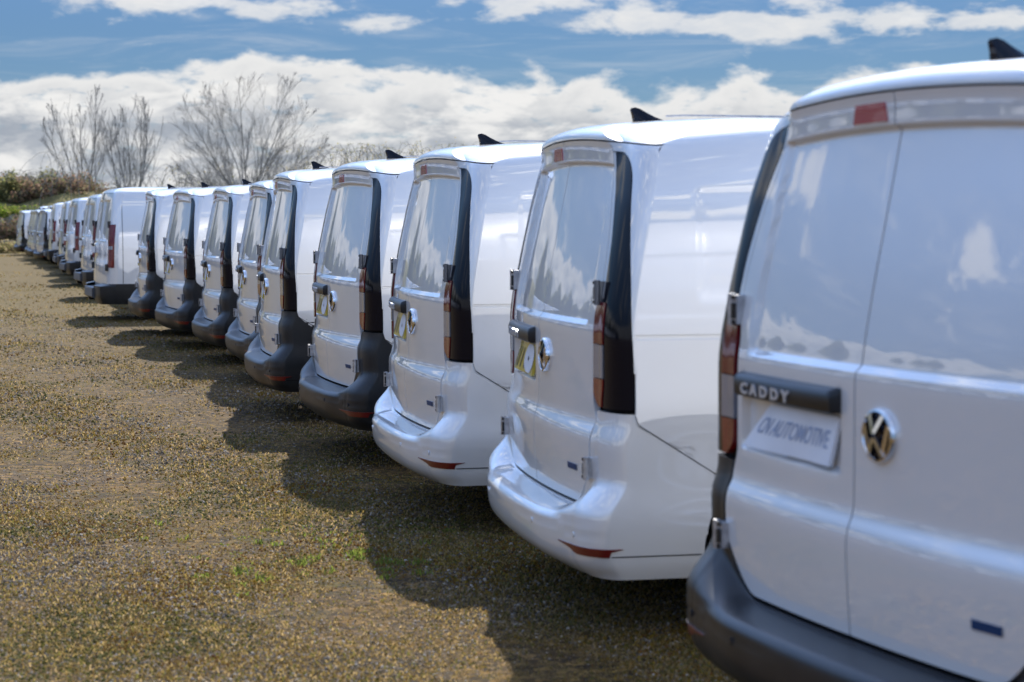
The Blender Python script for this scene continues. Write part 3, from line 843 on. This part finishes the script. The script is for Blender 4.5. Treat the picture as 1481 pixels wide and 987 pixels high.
# more panel vans pushed further back between them: mostly hidden, their shadows join the row's
fill = [(33.2, .7, 'panel van set back right behind the nearest upright-lamp van, farther of two hidden ones'),
        (40.6, .7, 'hidden white panel van just right of the third red lamp'),
        (44.6, .7, 'hidden white panel van just left of the third red lamp'),
        (48.3, .6, 'hidden white panel van between the two slim van rears'),
        (52.6, .55, 'hidden white panel van left of the second slim rear'),
        (55.1, .5, 'hidden white panel van right behind the farthest red lamp van'),
        (60.3, .5, 'hidden white panel van beyond the farthest red lamp'),
        (65.2, .5, 'hidden white panel van between the far small vans'),
        (73.6, .5, 'hidden white panel van before the last small van')]
for Y, back, lb in fill:
    px = 40+ (132-40)*(1/Y-1/70)/(1/35.3-1/70); x, y = at(px, Y); x += back; a = R(17)
    o = copy_tree(bv, tree); o.location = (x-.9*math.sin(a), y+.9*math.cos(a), -.05); o.rotation_euler = (0, 0, a); tag(o, lb, 'van', grpB)

# a second row of vans across the yard: seen mirrored in the door panels
grpR = 'vans across the yard, seen only mirrored in the door panels'
for i in range(15):
    t = i/14; x = -19-16*t; y = 62-52*t
    o = copy_tree(bv, tree); o.location = (x, y, 0); o.rotation_euler = (0, 0, R(180+14+random.uniform(-3, 3)))
    tag(o, 'white panel van across the yard, mirrored in the door panels of the row', 'van', grpR)

# ------------------------------------------------------------------ ground
def ground_h(x, y):
    return .012*math.sin(x*1.3+.4*y)*math.sin(y*.9)+.008*math.sin(3.1*x+1.7*y)
def gmat():
    m = bpy.data.materials.new('mossy_gravel'); m.use_nodes = True; t = m.node_tree; b = t.nodes['Principled BSDF']; b.inputs['Roughness'].default_value = .9
    b.inputs['Specular IOR Level'].default_value = .2
    tc = t.nodes.new('ShaderNodeTexCoord')
    def no(scale, detail=4, rough=.6, dist=0):
        n = t.nodes.new('ShaderNodeTexNoise'); n.inputs['Scale'].default_value = scale; n.inputs['Detail'].default_value = detail; n.inputs['Roughness'].default_value = rough; n.inputs['Distortion'].default_value = dist
        t.links.new(tc.outputs['Object'], n.inputs[0]); return n.outputs[0]
    def ramp(f, els):
        r = t.nodes.new('ShaderNodeValToRGB'); e = r.color_ramp.elements
        while len(e) < len(els): e.new(.5)
        for k, (p, c) in enumerate(els): e[k].position = p; e[k].color = (*c, 1)
        t.links.new(f, r.inputs[0]); return r.outputs[0]
    def mix(f, a, c, mode='MIX'):
        n = t.nodes.new('ShaderNodeMix'); n.data_type = 'RGBA'; n.blend_type = mode
        if isinstance(f, float): n.inputs[0].default_value = f
        else: t.links.new(f, n.inputs[0])
        for i, q in ((6, a), (7, c)):
            if isinstance(q, tuple): n.inputs[i].default_value = (*q, 1)
            else: t.links.new(q, n.inputs[i])
        return n.outputs[2]
    grit = ramp(no(55, 5, .7), [(.30, (0.02665, 0.01627, 0.006016)), (.5, (0.09756, 0.0583, 0.0188)), (.68, (0.1817, 0.1166, 0.04211))])
    straw = ramp(no(28, 6, .7), [(.32, (0.03552, 0.02097, 0.004888)), (.5, (0.08881, 0.05422, 0.01241)), (.7, (0.1598, 0.103, 0.0282))])
    c = mix(ramp(no(1.1, 5, .6), [(.42, (0, 0, 0)), (.58, (1, 1, 1))]), grit, straw)
    moss = ramp(no(40, 5, .7), [(.3, (0.03996, 0.01989, 0.002256)), (.7, (0.1199, 0.06326, 0.005264))])
    c = mix(ramp(no(3.0, 8, .78, .3), [(.50, (0, 0, 0)), (.60, (.85, .85, .85))]), c, moss)
    speck = ramp(no(24, 8, .85), [(.36, (.30, .27, .25)), (.47, (.85, .83, .80)), (.56, (1.08, 1.06, 1.04)), (.68, (1.45, 1.42, 1.40))])
    c = mix(1.0, c, speck, 'MULTIPLY')
    green = ramp(no(30, 5, .7), [(.3, (0.01332, 0.01627, 0.002256)), (.7, (0.04885, 0.04699, 0.00658))])
    c = mix(ramp(no(1.7, 6, .7, .6), [(.55, (0, 0, 0)), (.66, (.7, .7, .7))]), c, green)
    rust = mix(ramp(no(7.0, 5, .7, .5), [(.63, (0, 0, 0)), (.70, (.65, .65, .65))]), c, (.12, .05, .010))
    # far part of the yard is grassier
    sp = t.nodes.new('ShaderNodeSeparateXYZ'); t.links.new(tc.outputs['Object'], sp.inputs[0])
    mr = t.nodes.new('ShaderNodeMapRange'); t.links.new(sp.outputs[1], mr.inputs[0]); mr.inputs[1].default_value = 14; mr.inputs[2].default_value = 34; mr.inputs[4].default_value = .6
    def vor(scale):
        v = t.nodes.new('ShaderNodeTexVoronoi'); v.inputs['Scale'].default_value = scale; v.inputs['Randomness'].default_value = 1
        w_ = t.nodes.new('ShaderNodeMix'); w_.data_type = 'VECTOR'; w_.inputs[0].default_value = .03
        t.links.new(tc.outputs['Object'], v.inputs['Vector'])
        sp_ = t.nodes.new('ShaderNodeSeparateColor'); t.links.new(v.outputs['Color'], sp_.inputs[0]); return sp_.outputs[0]
    rust = mix(1.0, rust, ramp(vor(34), [(0, (.34, .32, .30)), (.3, (.75, .73, .70)), (.7, (1.1, 1.1, 1.1)), (1, (1.9, 1.85, 1.8))]), 'MULTIPLY')
    rust = mix(1.0, rust, ramp(vor(13), [(0, (.55, .53, .50)), (.4, (.95, .95, .93)), (1, (1.45, 1.42, 1.38))]), 'MULTIPLY')
    c2 = mix(mr.outputs[0], rust, ramp(no(9, 6, .75), [(.35, (0.05329, 0.03976, 0.004888)), (.6, (0.1332, 0.09037, 0.01316))]))
    t.links.new(c2, b.inputs['Base Color'])
    bp = t.nodes.new('ShaderNodeBump'); bp.inputs['Distance'].default_value = .012; bp.inputs['Strength'].default_value = .6
    h = t.nodes.new('ShaderNodeMath'); h.operation = 'ADD'; t.links.new(no(38, 6, .75), h.inputs[0]); t.links.new(no(9, 4, .6), h.inputs[1])
    t.links.new(h.outputs[0], bp.inputs['Height']); t.links.new(bp.outputs[0], b.inputs['Normal'])
    return m
mb = MB()
xs = [-900, -300, -120]+lin(-60, 30, 120)+[80, 300, 900]; ys = [-300, -60, -10]+lin(0, 60, 120)+lin(62, 110, 20)+[200, 500, 1500]
mb.grid([[(x, y, ground_h(x, y) if abs(x) < 60 and 0 <= y < 110 else 0) for x in xs] for y in ys])
g = mb.build('ground', gmat()); tag(g, kind='structure')

# stones and moss cushions
def patchy(X, Y):
    v = np.zeros_like(X)
    for a, b, c, d in ((1.7, .9, .3, 1.0), (-1.1, 2.3, 1.9, .9), (3.9, 1.2, 4.0, .6), (2.1, -3.6, 2.2, .6), (7.3, 4.1, .7, .4), (-5.2, 8.0, 3.3, .35), (.5, .35, 5.1, .8)):
        v += d*np.sin(a*X+b*Y+c+1.3*np.sin(.7*b*X-.6*a*Y))
    return v/2.2
def scatter(name, n, size, flat, cols, label, y0, y1, seed, pick, sides=4):
    r = np.random.default_rng(seed)
    Y = 1/(1/y1+(1/y0-1/y1)*r.random(n)); X = (r.random(n)*1.16-.70)*Y*.56-.2
    ang_ = np.arange(3)*math.pi*2/3
    tpl = np.array([(math.cos(a), math.sin(a), -.25) for a in ang_]+[(.45*math.cos(a+1.0), .45*math.sin(a+1.0), .75) for a in ang_])
    tf = np.array([(0, 1, 3), (1, 2, 4), (2, 0, 5), (1, 4, 3), (2, 5, 4), (0, 3, 5), (3, 4, 5)])
    sz = (size[0]+(size[1]-size[0])*r.random(n)**2.5)*(Y/8)**.6
    if name == 'moss': sz = sz*np.where(patchy(X, Y) < -.25, .4, 1.0)
    ang = r.random(n)*6.28; jit = 1+.45*(r.random((n, 6))-.5)
    loc = tpl[None]*jit[..., None]*sz[:, None, None]; loc[..., 1] *= (.55+.45*r.random(n))[:, None]; loc[..., 2] *= flat*(.6+.8*r.random(n))[:, None]
    c, s_ = np.cos(ang)[:, None], np.sin(ang)[:, None]; V = np.empty((n, 6, 3))
    V[..., 0] = loc[..., 0]*c-loc[..., 1]*s_+X[:, None]; V[..., 1] = loc[..., 0]*s_+loc[..., 1]*c+Y[:, None]
    gh = .012*np.sin(X*1.3+.4*Y)*np.sin(Y*.9)+.008*np.sin(3.1*X+1.7*Y); V[..., 2] = loc[..., 2]+gh[:, None]
    F = (tf[None]+(np.arange(n)*6)[:, None, None]).reshape(-1, 3)
    me = bpy.data.meshes.new(name); me.vertices.add(n*6); me.vertices.foreach_set('co', V.reshape(-1)); me.loops.add(len(F)*3); me.polygons.add(len(F))
    me.loops.foreach_set('vertex_index', F.reshape(-1).astype('i')); me.polygons.foreach_set('loop_start', (np.arange(len(F))*3).astype('i'))
    for m in cols: me.materials.append(m)
    mi = pick(r, X, Y, n); me.polygons.foreach_set('material_index', np.repeat(mi, 7).astype('i'))
    me.update(calc_edges=True); o = bpy.data.objects.new(name, me); col.objects.link(o); tag(o, label, name.replace('_', ' '), kind='stuff'); return o
def sm(name, c, r=.9): return mat(name, c, r, spec=.15)
stones = [sm('stone_dark', (.075, .060, .048)), sm('stone_brown', (.135, .098, .062)), sm('stone_tan', (.21, .158, .10)), sm('stone_grey', (.185, .16, .135)), sm('stone_pale', (.34, .295, .24)),
          sm('stone_olive', (.125, .11, .038))]
def pk(r, X, Y, n):
    p = patchy(X, Y); a = r.random(n); mi = np.where(a < .22, 0, np.where(a < .5, 1, np.where(a < .72, 2, np.where(a < .9, 3, 4))))
    return np.where((p > .3) & (r.random(n) < .5), 5, mi)
scatter('gravel', 170000, (.004, .0135), .6, stones, 'loose grey and brown gravel scattered over the yard', 5.7, 30, 3, pk)
mossm = [leafy('moss_olive', (.155, .135, .030)), leafy('moss_ochre', (.25, .155, .022)), leafy('moss_rust', (.22, .105, .025)), leafy('moss_green', (.125, .128, .028)), leafy('moss_yellow', (.36, .25, .035)), leafy('moss_straw', (.29, .215, .10))]
def pkm(r, X, Y, n):
    p = patchy(X*1.3+2, Y*.9+1); q = patchy(X*.8-3, Y*1.1+7); a = r.random(n)
    mi = np.where(p > .25, np.where(a < .5, 1, np.where(a < .8, 2, 4)), np.where(q > .1, np.where(a < .45, 0, np.where(a < .85, 3, 5)), np.where(a < .45, 5, np.where(a < .7, 0, 1))))
    return mi
scatter('moss', 148000, (.004, .0125), .9, mossm, 'ochre and olive moss cushions grown over the gravel', 5.7, 45, 5, pkm)
# short grass: tapered blades
def blades(name, n, hgt, cluster, mats, label, seed):
    r = np.random.default_rng(seed); k = len(cluster); ci = r.integers(0, k, n)
    X = cluster[ci, 0]+r.normal(0, 1, n)*cluster[ci, 2]; Y = cluster[ci, 1]+r.normal(0, 1, n)*cluster[ci, 2]
    h = hgt*(.4+.9*r.random(n))*cluster[ci, 3]*np.maximum(1, Y/30); a = r.random(n)*6.28; wd = .0022+.0012*r.random(n)+Y*.00008; ln = h*(.2+.9*r.random(n)); la = r.random(n)*6.28
    gh = np.array([ground_h(p, q) for p, q in zip(X, Y)])
    V = np.empty((n, 5, 3))
    for i, (t, ws) in enumerate(((0, -1), (0, 1), (.55, .8), (.55, -.8), (1, 0))):
        V[:, i, 0] = X+np.cos(a)*wd*ws+np.cos(la)*ln*t*t; V[:, i, 1] = Y+np.sin(a)*wd*ws+np.sin(la)*ln*t*t; V[:, i, 2] = gh+h*t*(1-.25*t)
    base = (np.arange(n)*5)[:, None]; Q = base+np.array([[0, 1, 2, 3]]); T = base+np.array([[3, 2, 4]])
    loops = np.concatenate([Q, T], 1).reshape(-1); me = bpy.data.meshes.new(name); me.vertices.add(n*5); me.vertices.foreach_set('co', V.reshape(-1))
    me.loops.add(len(loops)); me.loops.foreach_set('vertex_index', loops.astype('i')); me.polygons.add(2*n)
    st = np.empty(2*n, 'i'); st[0::2] = np.arange(n)*7; st[1::2] = np.arange(n)*7+4; me.polygons.foreach_set('loop_start', st)
    for m in mats: me.materials.append(m)
    me.polygons.foreach_set('material_index', np.repeat(r.integers(0, len(mats), n), 2).astype('i')); me.update(calc_edges=True)
    o = bpy.data.objects.new(name, me); col.objects.link(o); tag(o, label, 'grass', kind='stuff'); return o
gm = [leafy('grass_olive', (0.132, 0.12, 0.02875)), leafy('grass_ochre', (0.2244, 0.156, 0.046)), leafy('grass_straw', (0.3564, 0.252, 0.115)), leafy('grass_brown', (0.1584, 0.102, 0.0345)), leafy('grass_pale', (0.3036, 0.216, 0.0805))]
cg = []
for _ in range(2300):
    yy = 1/(1/85+(1/5.9-1/85)*random.random()); cg.append((random.uniform(-.31, .20)*yy, yy, random.uniform(.05, .3)*(yy/8)**.6, random.uniform(.5, 1)*(yy/8)**.5))
blades('grass', 130000, .022, np.array(cg), gm, 'thin dry grass growing through the gravel yard', 11)
cg = [(-1.0+random.gauss(0, .30), 8.6+random.gauss(0, .5), .022, random.uniform(.5, 1.5)) for _ in range(34)]+[(-.62+random.gauss(0, .14), 8.35+random.gauss(0, .25), .02, 1) for _ in range(12)]
blades('weeds', 900, .03, np.array(cg), [leafy('weed_a', (.13, .17, .03)), leafy('weed_b', (.19, .22, .04))], 'bright green weed tufts at the edge of the van shadow', 12)

# ------------------------------------------------------------------ bank, brambles, trees
def bark(name, c1, c2): return noisy(mat(name, c1, .9, spec=.2), c1, c2, 3, detail=5)
BK = bark('grey_bark', (.19, .18, .165), (.30, .285, .26)); BK2 = bark('mossy_bark', (.09, .085, .045), (.16, .15, .08))
def tree_mesh(mbt, mbc, base, h, n_main, cone, seed, twig=.008, depth=3, r0=.08, side=(25, 45), lift=.12, nb=(9, 6, 4), rx=.42, trunk=.12, buds=None, wob=.06):
    """Trunk splits low into limbs that reach for the surface of an egg-shaped envelope; twigs fill it."""
    rd = random.Random(seed); cz = h*.60; rz = h*.40*1.0
    def inside(p): return (p.x/(rx*h))**2+(p.y/(rx*h))**2+((p.z-cz)/(rz if p.z > cz else cz*.9))**2
    def branch(p, d, ln, r, lv):
        pts = [p]; rr = [r]; n = (9, 6, 4, 3)[lv]; q = p.copy(); dd = d.copy(); cut = False
        for i in range(n):
            dd = (dd+Vector((rd.gauss(0, wob), rd.gauss(0, wob), rd.gauss(0, wob*.6)+lift*(1 if lv else .35)/n*3))).normalized()
            q = q+dd*ln/n; pts.append(q.copy()); rr.append(max(twig*.6, r*(1-.8*(i+1)/n)))
            if lv and inside(q) > 1.05+rd.random()*.12: cut = True; break
        (mbt if lv == 0 else mbc).tube(pts, rr, 6 if lv == 0 else (4 if lv == 1 else 3), False)
        if buds is not None and (lv >= depth-1): buds.append(pts[-1].copy())
        if lv >= depth: return
        m = len(pts)-1; k_ = nb[lv]
        for k in range(k_):
            t = (.22 if lv == 0 else .15)+(.80 if lv == 0 else .85)*(k+rd.random())/k_; t = min(.99, t); i = min(m-1, int(t*m)); f = t*m-i
            pp_ = pts[i].lerp(pts[i+1], f); ax = (pts[i+1]-pts[i]).normalized()
            s_ = ax.cross(Vector((rd.gauss(0, 1), rd.gauss(0, 1), rd.gauss(0, 1)))).normalized(); ang = R(rd.uniform(*side))
            nd_ = ax*math.cos(ang)+s_*math.sin(ang); nd_.z += .12; nd_.normalize()
            branch(pp_, nd_, ln*rd.uniform(.30, .50)*(1.1-.4*t), max(twig, rr[i]*rd.uniform(.40, .58)), lv+1)
    b = Vector(base); tp = b+Vector((0, 0, h*trunk)); mbt.tube([b, b+Vector((.03, 0, h*trunk*.5)), tp], [r0*1.9, r0*1.6, r0*1.35], 7, False)
    for k in range(n_main):
        fr = (k+.5)/n_main; th = R(cone)*math.sqrt(fr); a = k*2.39996+rd.uniform(-.2, .2)
        d = Vector((math.sin(th)*math.cos(a), math.sin(th)*math.sin(a), math.cos(th)))
        # distance to the envelope along d
        L_ = .1*h
        while inside(tp+d*L_) < 1 and L_ < 1.2*h: L_ += .02*h
        branch(tp, d, L_*rd.uniform(.92, 1.04), r0*rd.uniform(.65, 1)*(1-.3*fr), 0)
def make_tree_obj(name, px, Y, ztop, z0, label, grp, **k):
    x, y = at(px, Y); root = empty(name, (x, y, z0)); mt, mc = MB(), MB()
    bud = k.pop('bud', False); bk = k.pop('bk', BK); buds = [Vector((0, 0, 1))] if bud else None
    tree_mesh(mt, mc, (0, 0, 0), ztop-z0, buds=buds[1:] if False else (bl := ([] if buds else None)), **k)
    if buds:
        for b in bl:
            s = random.uniform(.012, .026); mc.add([b+Vector(v)*s for v in ((1, 0, 0), (0, 1, 0), (-1, 0, 0), (0, -1, 0), (0, 0, 1.3), (0, 0, -1.3))], [(0, 1, 4), (1, 2, 4), (2, 3, 4), (3, 0, 4), (1, 0, 5), (2, 1, 5), (3, 2, 5), (0, 3, 5)])
    allz = [v[2] for v in mt.v+mc.v]; sc = (ztop-z0)/max(allz)
    for m_ in (mt, mc): m_.v = [(v[0]*sc, v[1]*sc, v[2]*sc) for v in m_.v]
    t = mt.build('trunk', bk, root, smooth=False); c = mc.build('crown', bk, root, smooth=False)
    tag(root, label, 'tree', grp); return root
gT = 'bare trees on the skyline'
DT = 96
make_tree_obj('bare_tree', 122, DT, 1.5+190/F_*DT, 0, 'bare tree with few upright limbs and small buds, leftmost on the skyline', gT, n_main=6, cone=24, seed=14, twig=.009, depth=2, r0=.048, side=(18, 34), lift=.2, nb=(12, 7), rx=.24, trunk=.20, bud=True)
make_tree_obj('bare_tree', 192, DT, 1.5+178/F_*DT, 0, 'bare tree with several thin upright stems, between the leftmost tree and the round one', gT, n_main=8, cone=28, seed=23, twig=.009, depth=2, r0=.050, side=(18, 32), lift=.2, nb=(11, 7), rx=.26, trunk=.12, bud=True)
make_tree_obj('bare_tree', 358, DT+4, 1.5+209/F_*(DT+4), 0, 'large rounded bare tree with dense fine twigs, above the middle of the row', gT, n_main=30, cone=84, seed=8, twig=.0048, depth=3, r0=.050, side=(22, 42), lift=.05, nb=(12, 8, 5), rx=.44, trunk=.22)
# bank
bankm = noisy(mat('bank_soil', (.1, .09, .04), .95, spec=.1), (.13, .11, .05), (.24, .21, .08), .8, .6, 6, 6, dist=.2)
mb = MB()
def bank_h(x, y):
    t = S01((y-84)/7.5); return t*(2.9+.35*math.sin(x*.35)+.25*math.sin(x*.9+1))*(1-.75*S01((x+21)/8))
mb.grid([[(x, y, bank_h(x, y)-.02+.1*math.sin(x*2.1+y)*S01((y-84)/3)) for x in lin(-60, 40, 90)] for y in [83.5, 84]+lin(85, 100, 16)+[112, 130]])
tag(mb.build('bank', bankm), kind='structure')
lv = {'brown': [leafy('bramble_brown', (0.27, 0.1958, 0.135)), leafy('bramble_red', (0.2835, 0.1755, 0.1148)), leafy('bramble_olive', (0.1755, 0.1755, 0.081))],
      'green': [leafy('leaf_green', (0.1235, 0.1872, 0.0225)), leafy('leaf_lime', (0.1995, 0.2496, 0.036)), leafy('leaf_olive', (.22, .20, .07))],
      'straw': [leafy('straw_a', (0.36, 0.288, 0.156)), leafy('straw_b', (0.24, 0.186, 0.096)), leafy('straw_c', (0.276, 0.264, 0.096))],
      'dark': [leafy('ever_dark', (0.1, 0.1105, 0.0495)), leafy('ever_mid', (0.1875, 0.195, 0.077)), leafy('ever_light', (0.2875, 0.26, 0.11))]}
def shrub(name, px, Y, z0, rx, ry, rz, kind, n, label, grp, seed, leaf=.06, stems=26):
    r = np.random.default_rng(seed); x, y = at(px, Y) if px is not None else (0, 0)
    root = empty(name, (x, y, z0)); rd = random.Random(seed)
    d = r.normal(size=(n, 3)); d /= np.linalg.norm(d, axis=1)[:, None]; rad = r.random(n)**.45
    lump = 1+.28*np.sin(d[:, 0]*5+seed)*np.sin(d[:, 2]*6+seed*2)+.2*np.sin(d[:, 1]*9+d[:, 0]*7)
    C_ = d*rad[:, None]*lump[:, None]*np.array([rx, ry, rz]); C_[:, 2] = np.abs(C_[:, 2])
    a = r.normal(size=(n, 3)); a /= np.linalg.norm(a, axis=1)[:, None]; b = np.cross(a, r.normal(size=(n, 3))); b /= np.linalg.norm(b, axis=1)[:, None]
    s = leaf*(.5+r.random(n))[:, None]
    V = np.stack([C_-a*s, C_-b*s*.55, C_+a*s, C_+b*s*.55], 1).reshape(-1, 3)
    me = bpy.data.meshes.new('foliage'); me.vertices.add(4*n); me.vertices.foreach_set('co', V.reshape(-1)); me.loops.add(4*n); me.loops.foreach_set('vertex_index', np.arange(4*n, dtype='i'))
    me.polygons.add(n); me.polygons.foreach_set('loop_start', (np.arange(n)*4).astype('i'))
    for m in lv[kind]: me.materials.append(m)
    me.polygons.foreach_set('material_index', r.integers(0, 3, n).astype('i')); me.update(calc_edges=True)
    o = bpy.data.objects.new('foliage', me); col.objects.link(o); o.parent = root
    mb = MB()
    for k in range(stems):
        an = rd.uniform(0, 6.28); sp = rd.uniform(.4, 1.15); hh = rz*rd.uniform(.75, 1.32); pts = []
        for i in range(6):
            t = i/5; pts.append((math.cos(an)*rx*sp*t*t+rd.gauss(0, .03), math.sin(an)*ry*sp*t*t+rd.gauss(0, .03), hh*math.sin(min(1.9, t*2.0))))
        mb.tube(pts, [.018-.002*i for i in range(6)], 3, False)
    mb.build('stem', BK, root, smooth=False); tag(root, label, 'shrub', grp); return root
gS = 'shrubs on the bank behind the vans'
k = 0
places = ['left edge of the picture', 'second from the left edge', 'above the farthest van', 'above the last panel van', 'left of the leftmost tree', 'below the leftmost tree', 'between the two slim trees', 'right of the second tree']
# top of the bank: brown and olive scrub, running right behind the vans
for i, px in enumerate([4, 28, 52, 74, 96, 118]):
    shrub('bramble_bush', px, 91+i % 2, 2.2, 1.15, 1.0, 1.25-.08*(i % 3), 'dark' if i in (0, 3) else 'brown', 5200, ('dark olive' if i in (0, 3) else 'brown')+' leafy bramble on top of the bank, clump %s from the left' % ['one', 'two', 'three', 'four', 'five', 'six'][i], gS, 40+i, .065, 22)
for i, px in enumerate([6, 30, 54]):
    shrub('green_shrub', px, 87.6, 1.25, 1.0, .8, .75-.08*i, 'green', 4200, 'bright green low growth half way up the bank, ' + ['at the left picture edge', 'above the farthest small van', 'just left of the panel vans'][i], gS, 60+i, .05, 5)
for i, px in enumerate([-8, 8, 24, 42]):
    shrub('dead_bramble', px, 85.3, 0.1, 1.0, .8, 1.05+.15*(i % 2), 'brown', 4200, 'reddish brown dead bramble at the foot of the bank, ' + ['cut by the left edge', 'left of the last van', 'behind the last van', 'behind the end of the row'][i], gS, 70+i, .055, 26)
for i, px in enumerate([0, 16, 30]):
    shrub('straw_clump', px, 80.6+i, 0, .9, .6, .45, 'straw', 3000, 'pale dry grass clump in front of the bank, ' + ['at the left picture edge', 'left of the last van', 'beside the last van'][i], gS, 80+i, .05, 14)
for i, px in enumerate([160, 178, 196]):
    shrub('evergreen_bush', px, 93, .9, .8, .7, 1.9-.4*abs(i-.7), ['brown', 'dark', 'straw'][i], 900, ['thin brown', 'dark green', 'pale straw'][i]+' bush at the foot of the second bare tree', gS, 90+i, .05, 60)
# arching bramble hedge on the skyline behind the roofs
def hedge(px, Y, wdt, ztop, n, label, seed, leafn, cat='bramble'):
    rd = random.Random(seed); x, y = at(px, Y); root = empty('bramble', (x, y, 0)); mb = MB(); leaves = []
    for k_ in range(n):
        x0 = rd.uniform(-wdt, wdt); dx = rd.gauss(0, .9); hh = ztop*rd.uniform(.72, 1.0); y0 = rd.uniform(-1, 1); pts = []
        for i in range(9):
            t = i/8; hz_ = hh*math.sin(min(math.pi*.86, t*2.35)); p = Vector((x0+dx*t*t*1.6+rd.gauss(0, .035), y0+rd.gauss(0, .04), max(.1, hz_))); pts.append(p)
            if t > .3:
                for _ in range(leafn):
                    leaves.append(p+Vector((rd.gauss(0, .09), rd.gauss(0, .09), rd.gauss(0, .09))))
        mb.tube(pts, [.016-.0012*i for i in range(9)], 3, False)
    mb.build('stem', BK, root, smooth=False)
    mb = MB()
    for c in leaves:
        s = rd.uniform(.02, .055); a = Vector((rd.gauss(0, 1), rd.gauss(0, 1), rd.gauss(0, 1))).normalized(); b = a.cross(Vector((rd.gauss(0, 1), rd.gauss(0, 1), 1))).normalized()
        mb.mi = rd.choice((0, 1, 2)); mb.add([c-a*s, c-b*s*.6, c+a*s, c+b*s*.6], [(0, 1, 2, 3)])
    mb.build('foliage', lv['straw'][:1]+lv['dark'][1:], root, smooth=False)
    tag(root, label, cat, 'brambles on the skyline'); return root
hd = [(250, 4.1, 'right below the second bare tree'), (300, 3.9, 'under the left side of the round tree'), (420, 4.4, 'under the right side of the round tree'), (480, 4.9, 'just right of the round tree'), (530, 5.0, 'above the roof of the fourth van'), (580, 5.05, 'beside the fin of the fourth van'), (630, 5.05, 'above the roof of the third van'), (690, 4.9, 'behind the fin of the third van'), (745, 5.15, 'at the right end of the hedge'), (100, 4.7, 'left of the leftmost bare tree')]
for i, (px, zt, lb) in enumerate(hd):
    hedge(px, 90, 1.3, zt, (34 if px > 440 else 16) if px < 700 else 20, 'arching bare bramble stems on the skyline '+lb, 100+i, 3 if 440 < px < 700 else 1)

# the hedge goes on behind the vans to the right, hidden by their roofs
for i in range(16):
    px = 830+i*62
    shrub('hedge_bush', px, 90+(i % 3), 0, 1.9, 1.3, 2.6+.5*math.sin(i*1.7), ('brown', 'dark', 'brown')[i % 3], 3600, ('brown', 'olive', 'reddish brown')[i % 3]+' hedge bush on the far side of the yard, hidden behind the van roofs', gS, 300+i, .085, 30)

# tree belt and hedge across the yard (mirrored in the door panels)
gR = 'trees across the yard, seen only mirrored in the door panels'
for i in range(40):
    t = i/39; x = -27-26*t+random.uniform(-2, 2); y = 80-80*t; h = random.uniform(3.6, 6.2)*(1-.25*t)
    root = empty('tree', (x, y, 0)); n = 2600; r = np.random.default_rng(200+i)
    mb = MB(); mb.tube([(0, 0, 0), (.1, 0, h*.5), (0, 0, h*.95)], [.22, .15, .03], 6)
    mb.build('trunk', BK, root)
    zz = r.random(n)**.8*h; rr = (1-(zz/h)**2)**.7*random.uniform(1.8, 3.0)*r.random(n)**.5; aa_ = r.random(n)*6.28
    C_ = np.stack([np.cos(aa_)*rr, np.sin(aa_)*rr, zz+.3], 1); a = r.normal(size=(n, 3)); a /= np.linalg.norm(a, axis=1)[:, None]; b = np.cross(a, r.normal(size=(n, 3))); b /= np.linalg.norm(b, axis=1)[:, None]; s = .25*(.5+r.random(n))[:, None]
    V = np.stack([C_-a*s, C_-b*s*.6, C_+a*s, C_+b*s*.6], 1).reshape(-1, 3)
    me = bpy.data.meshes.new('crown'); me.from_pydata(V.tolist(), [], [(4*q, 4*q+1, 4*q+2, 4*q+3) for q in range(n)])
    for m in lv['dark']: me.materials.append(m)
    me.polygons.foreach_set('material_index', r.integers(0, 3, n).astype('i')); o = bpy.data.objects.new('crown', me); col.objects.link(o); o.parent = root
    tag(root, 'dark tree across the yard, mirrored in the door panels', 'tree', gR)
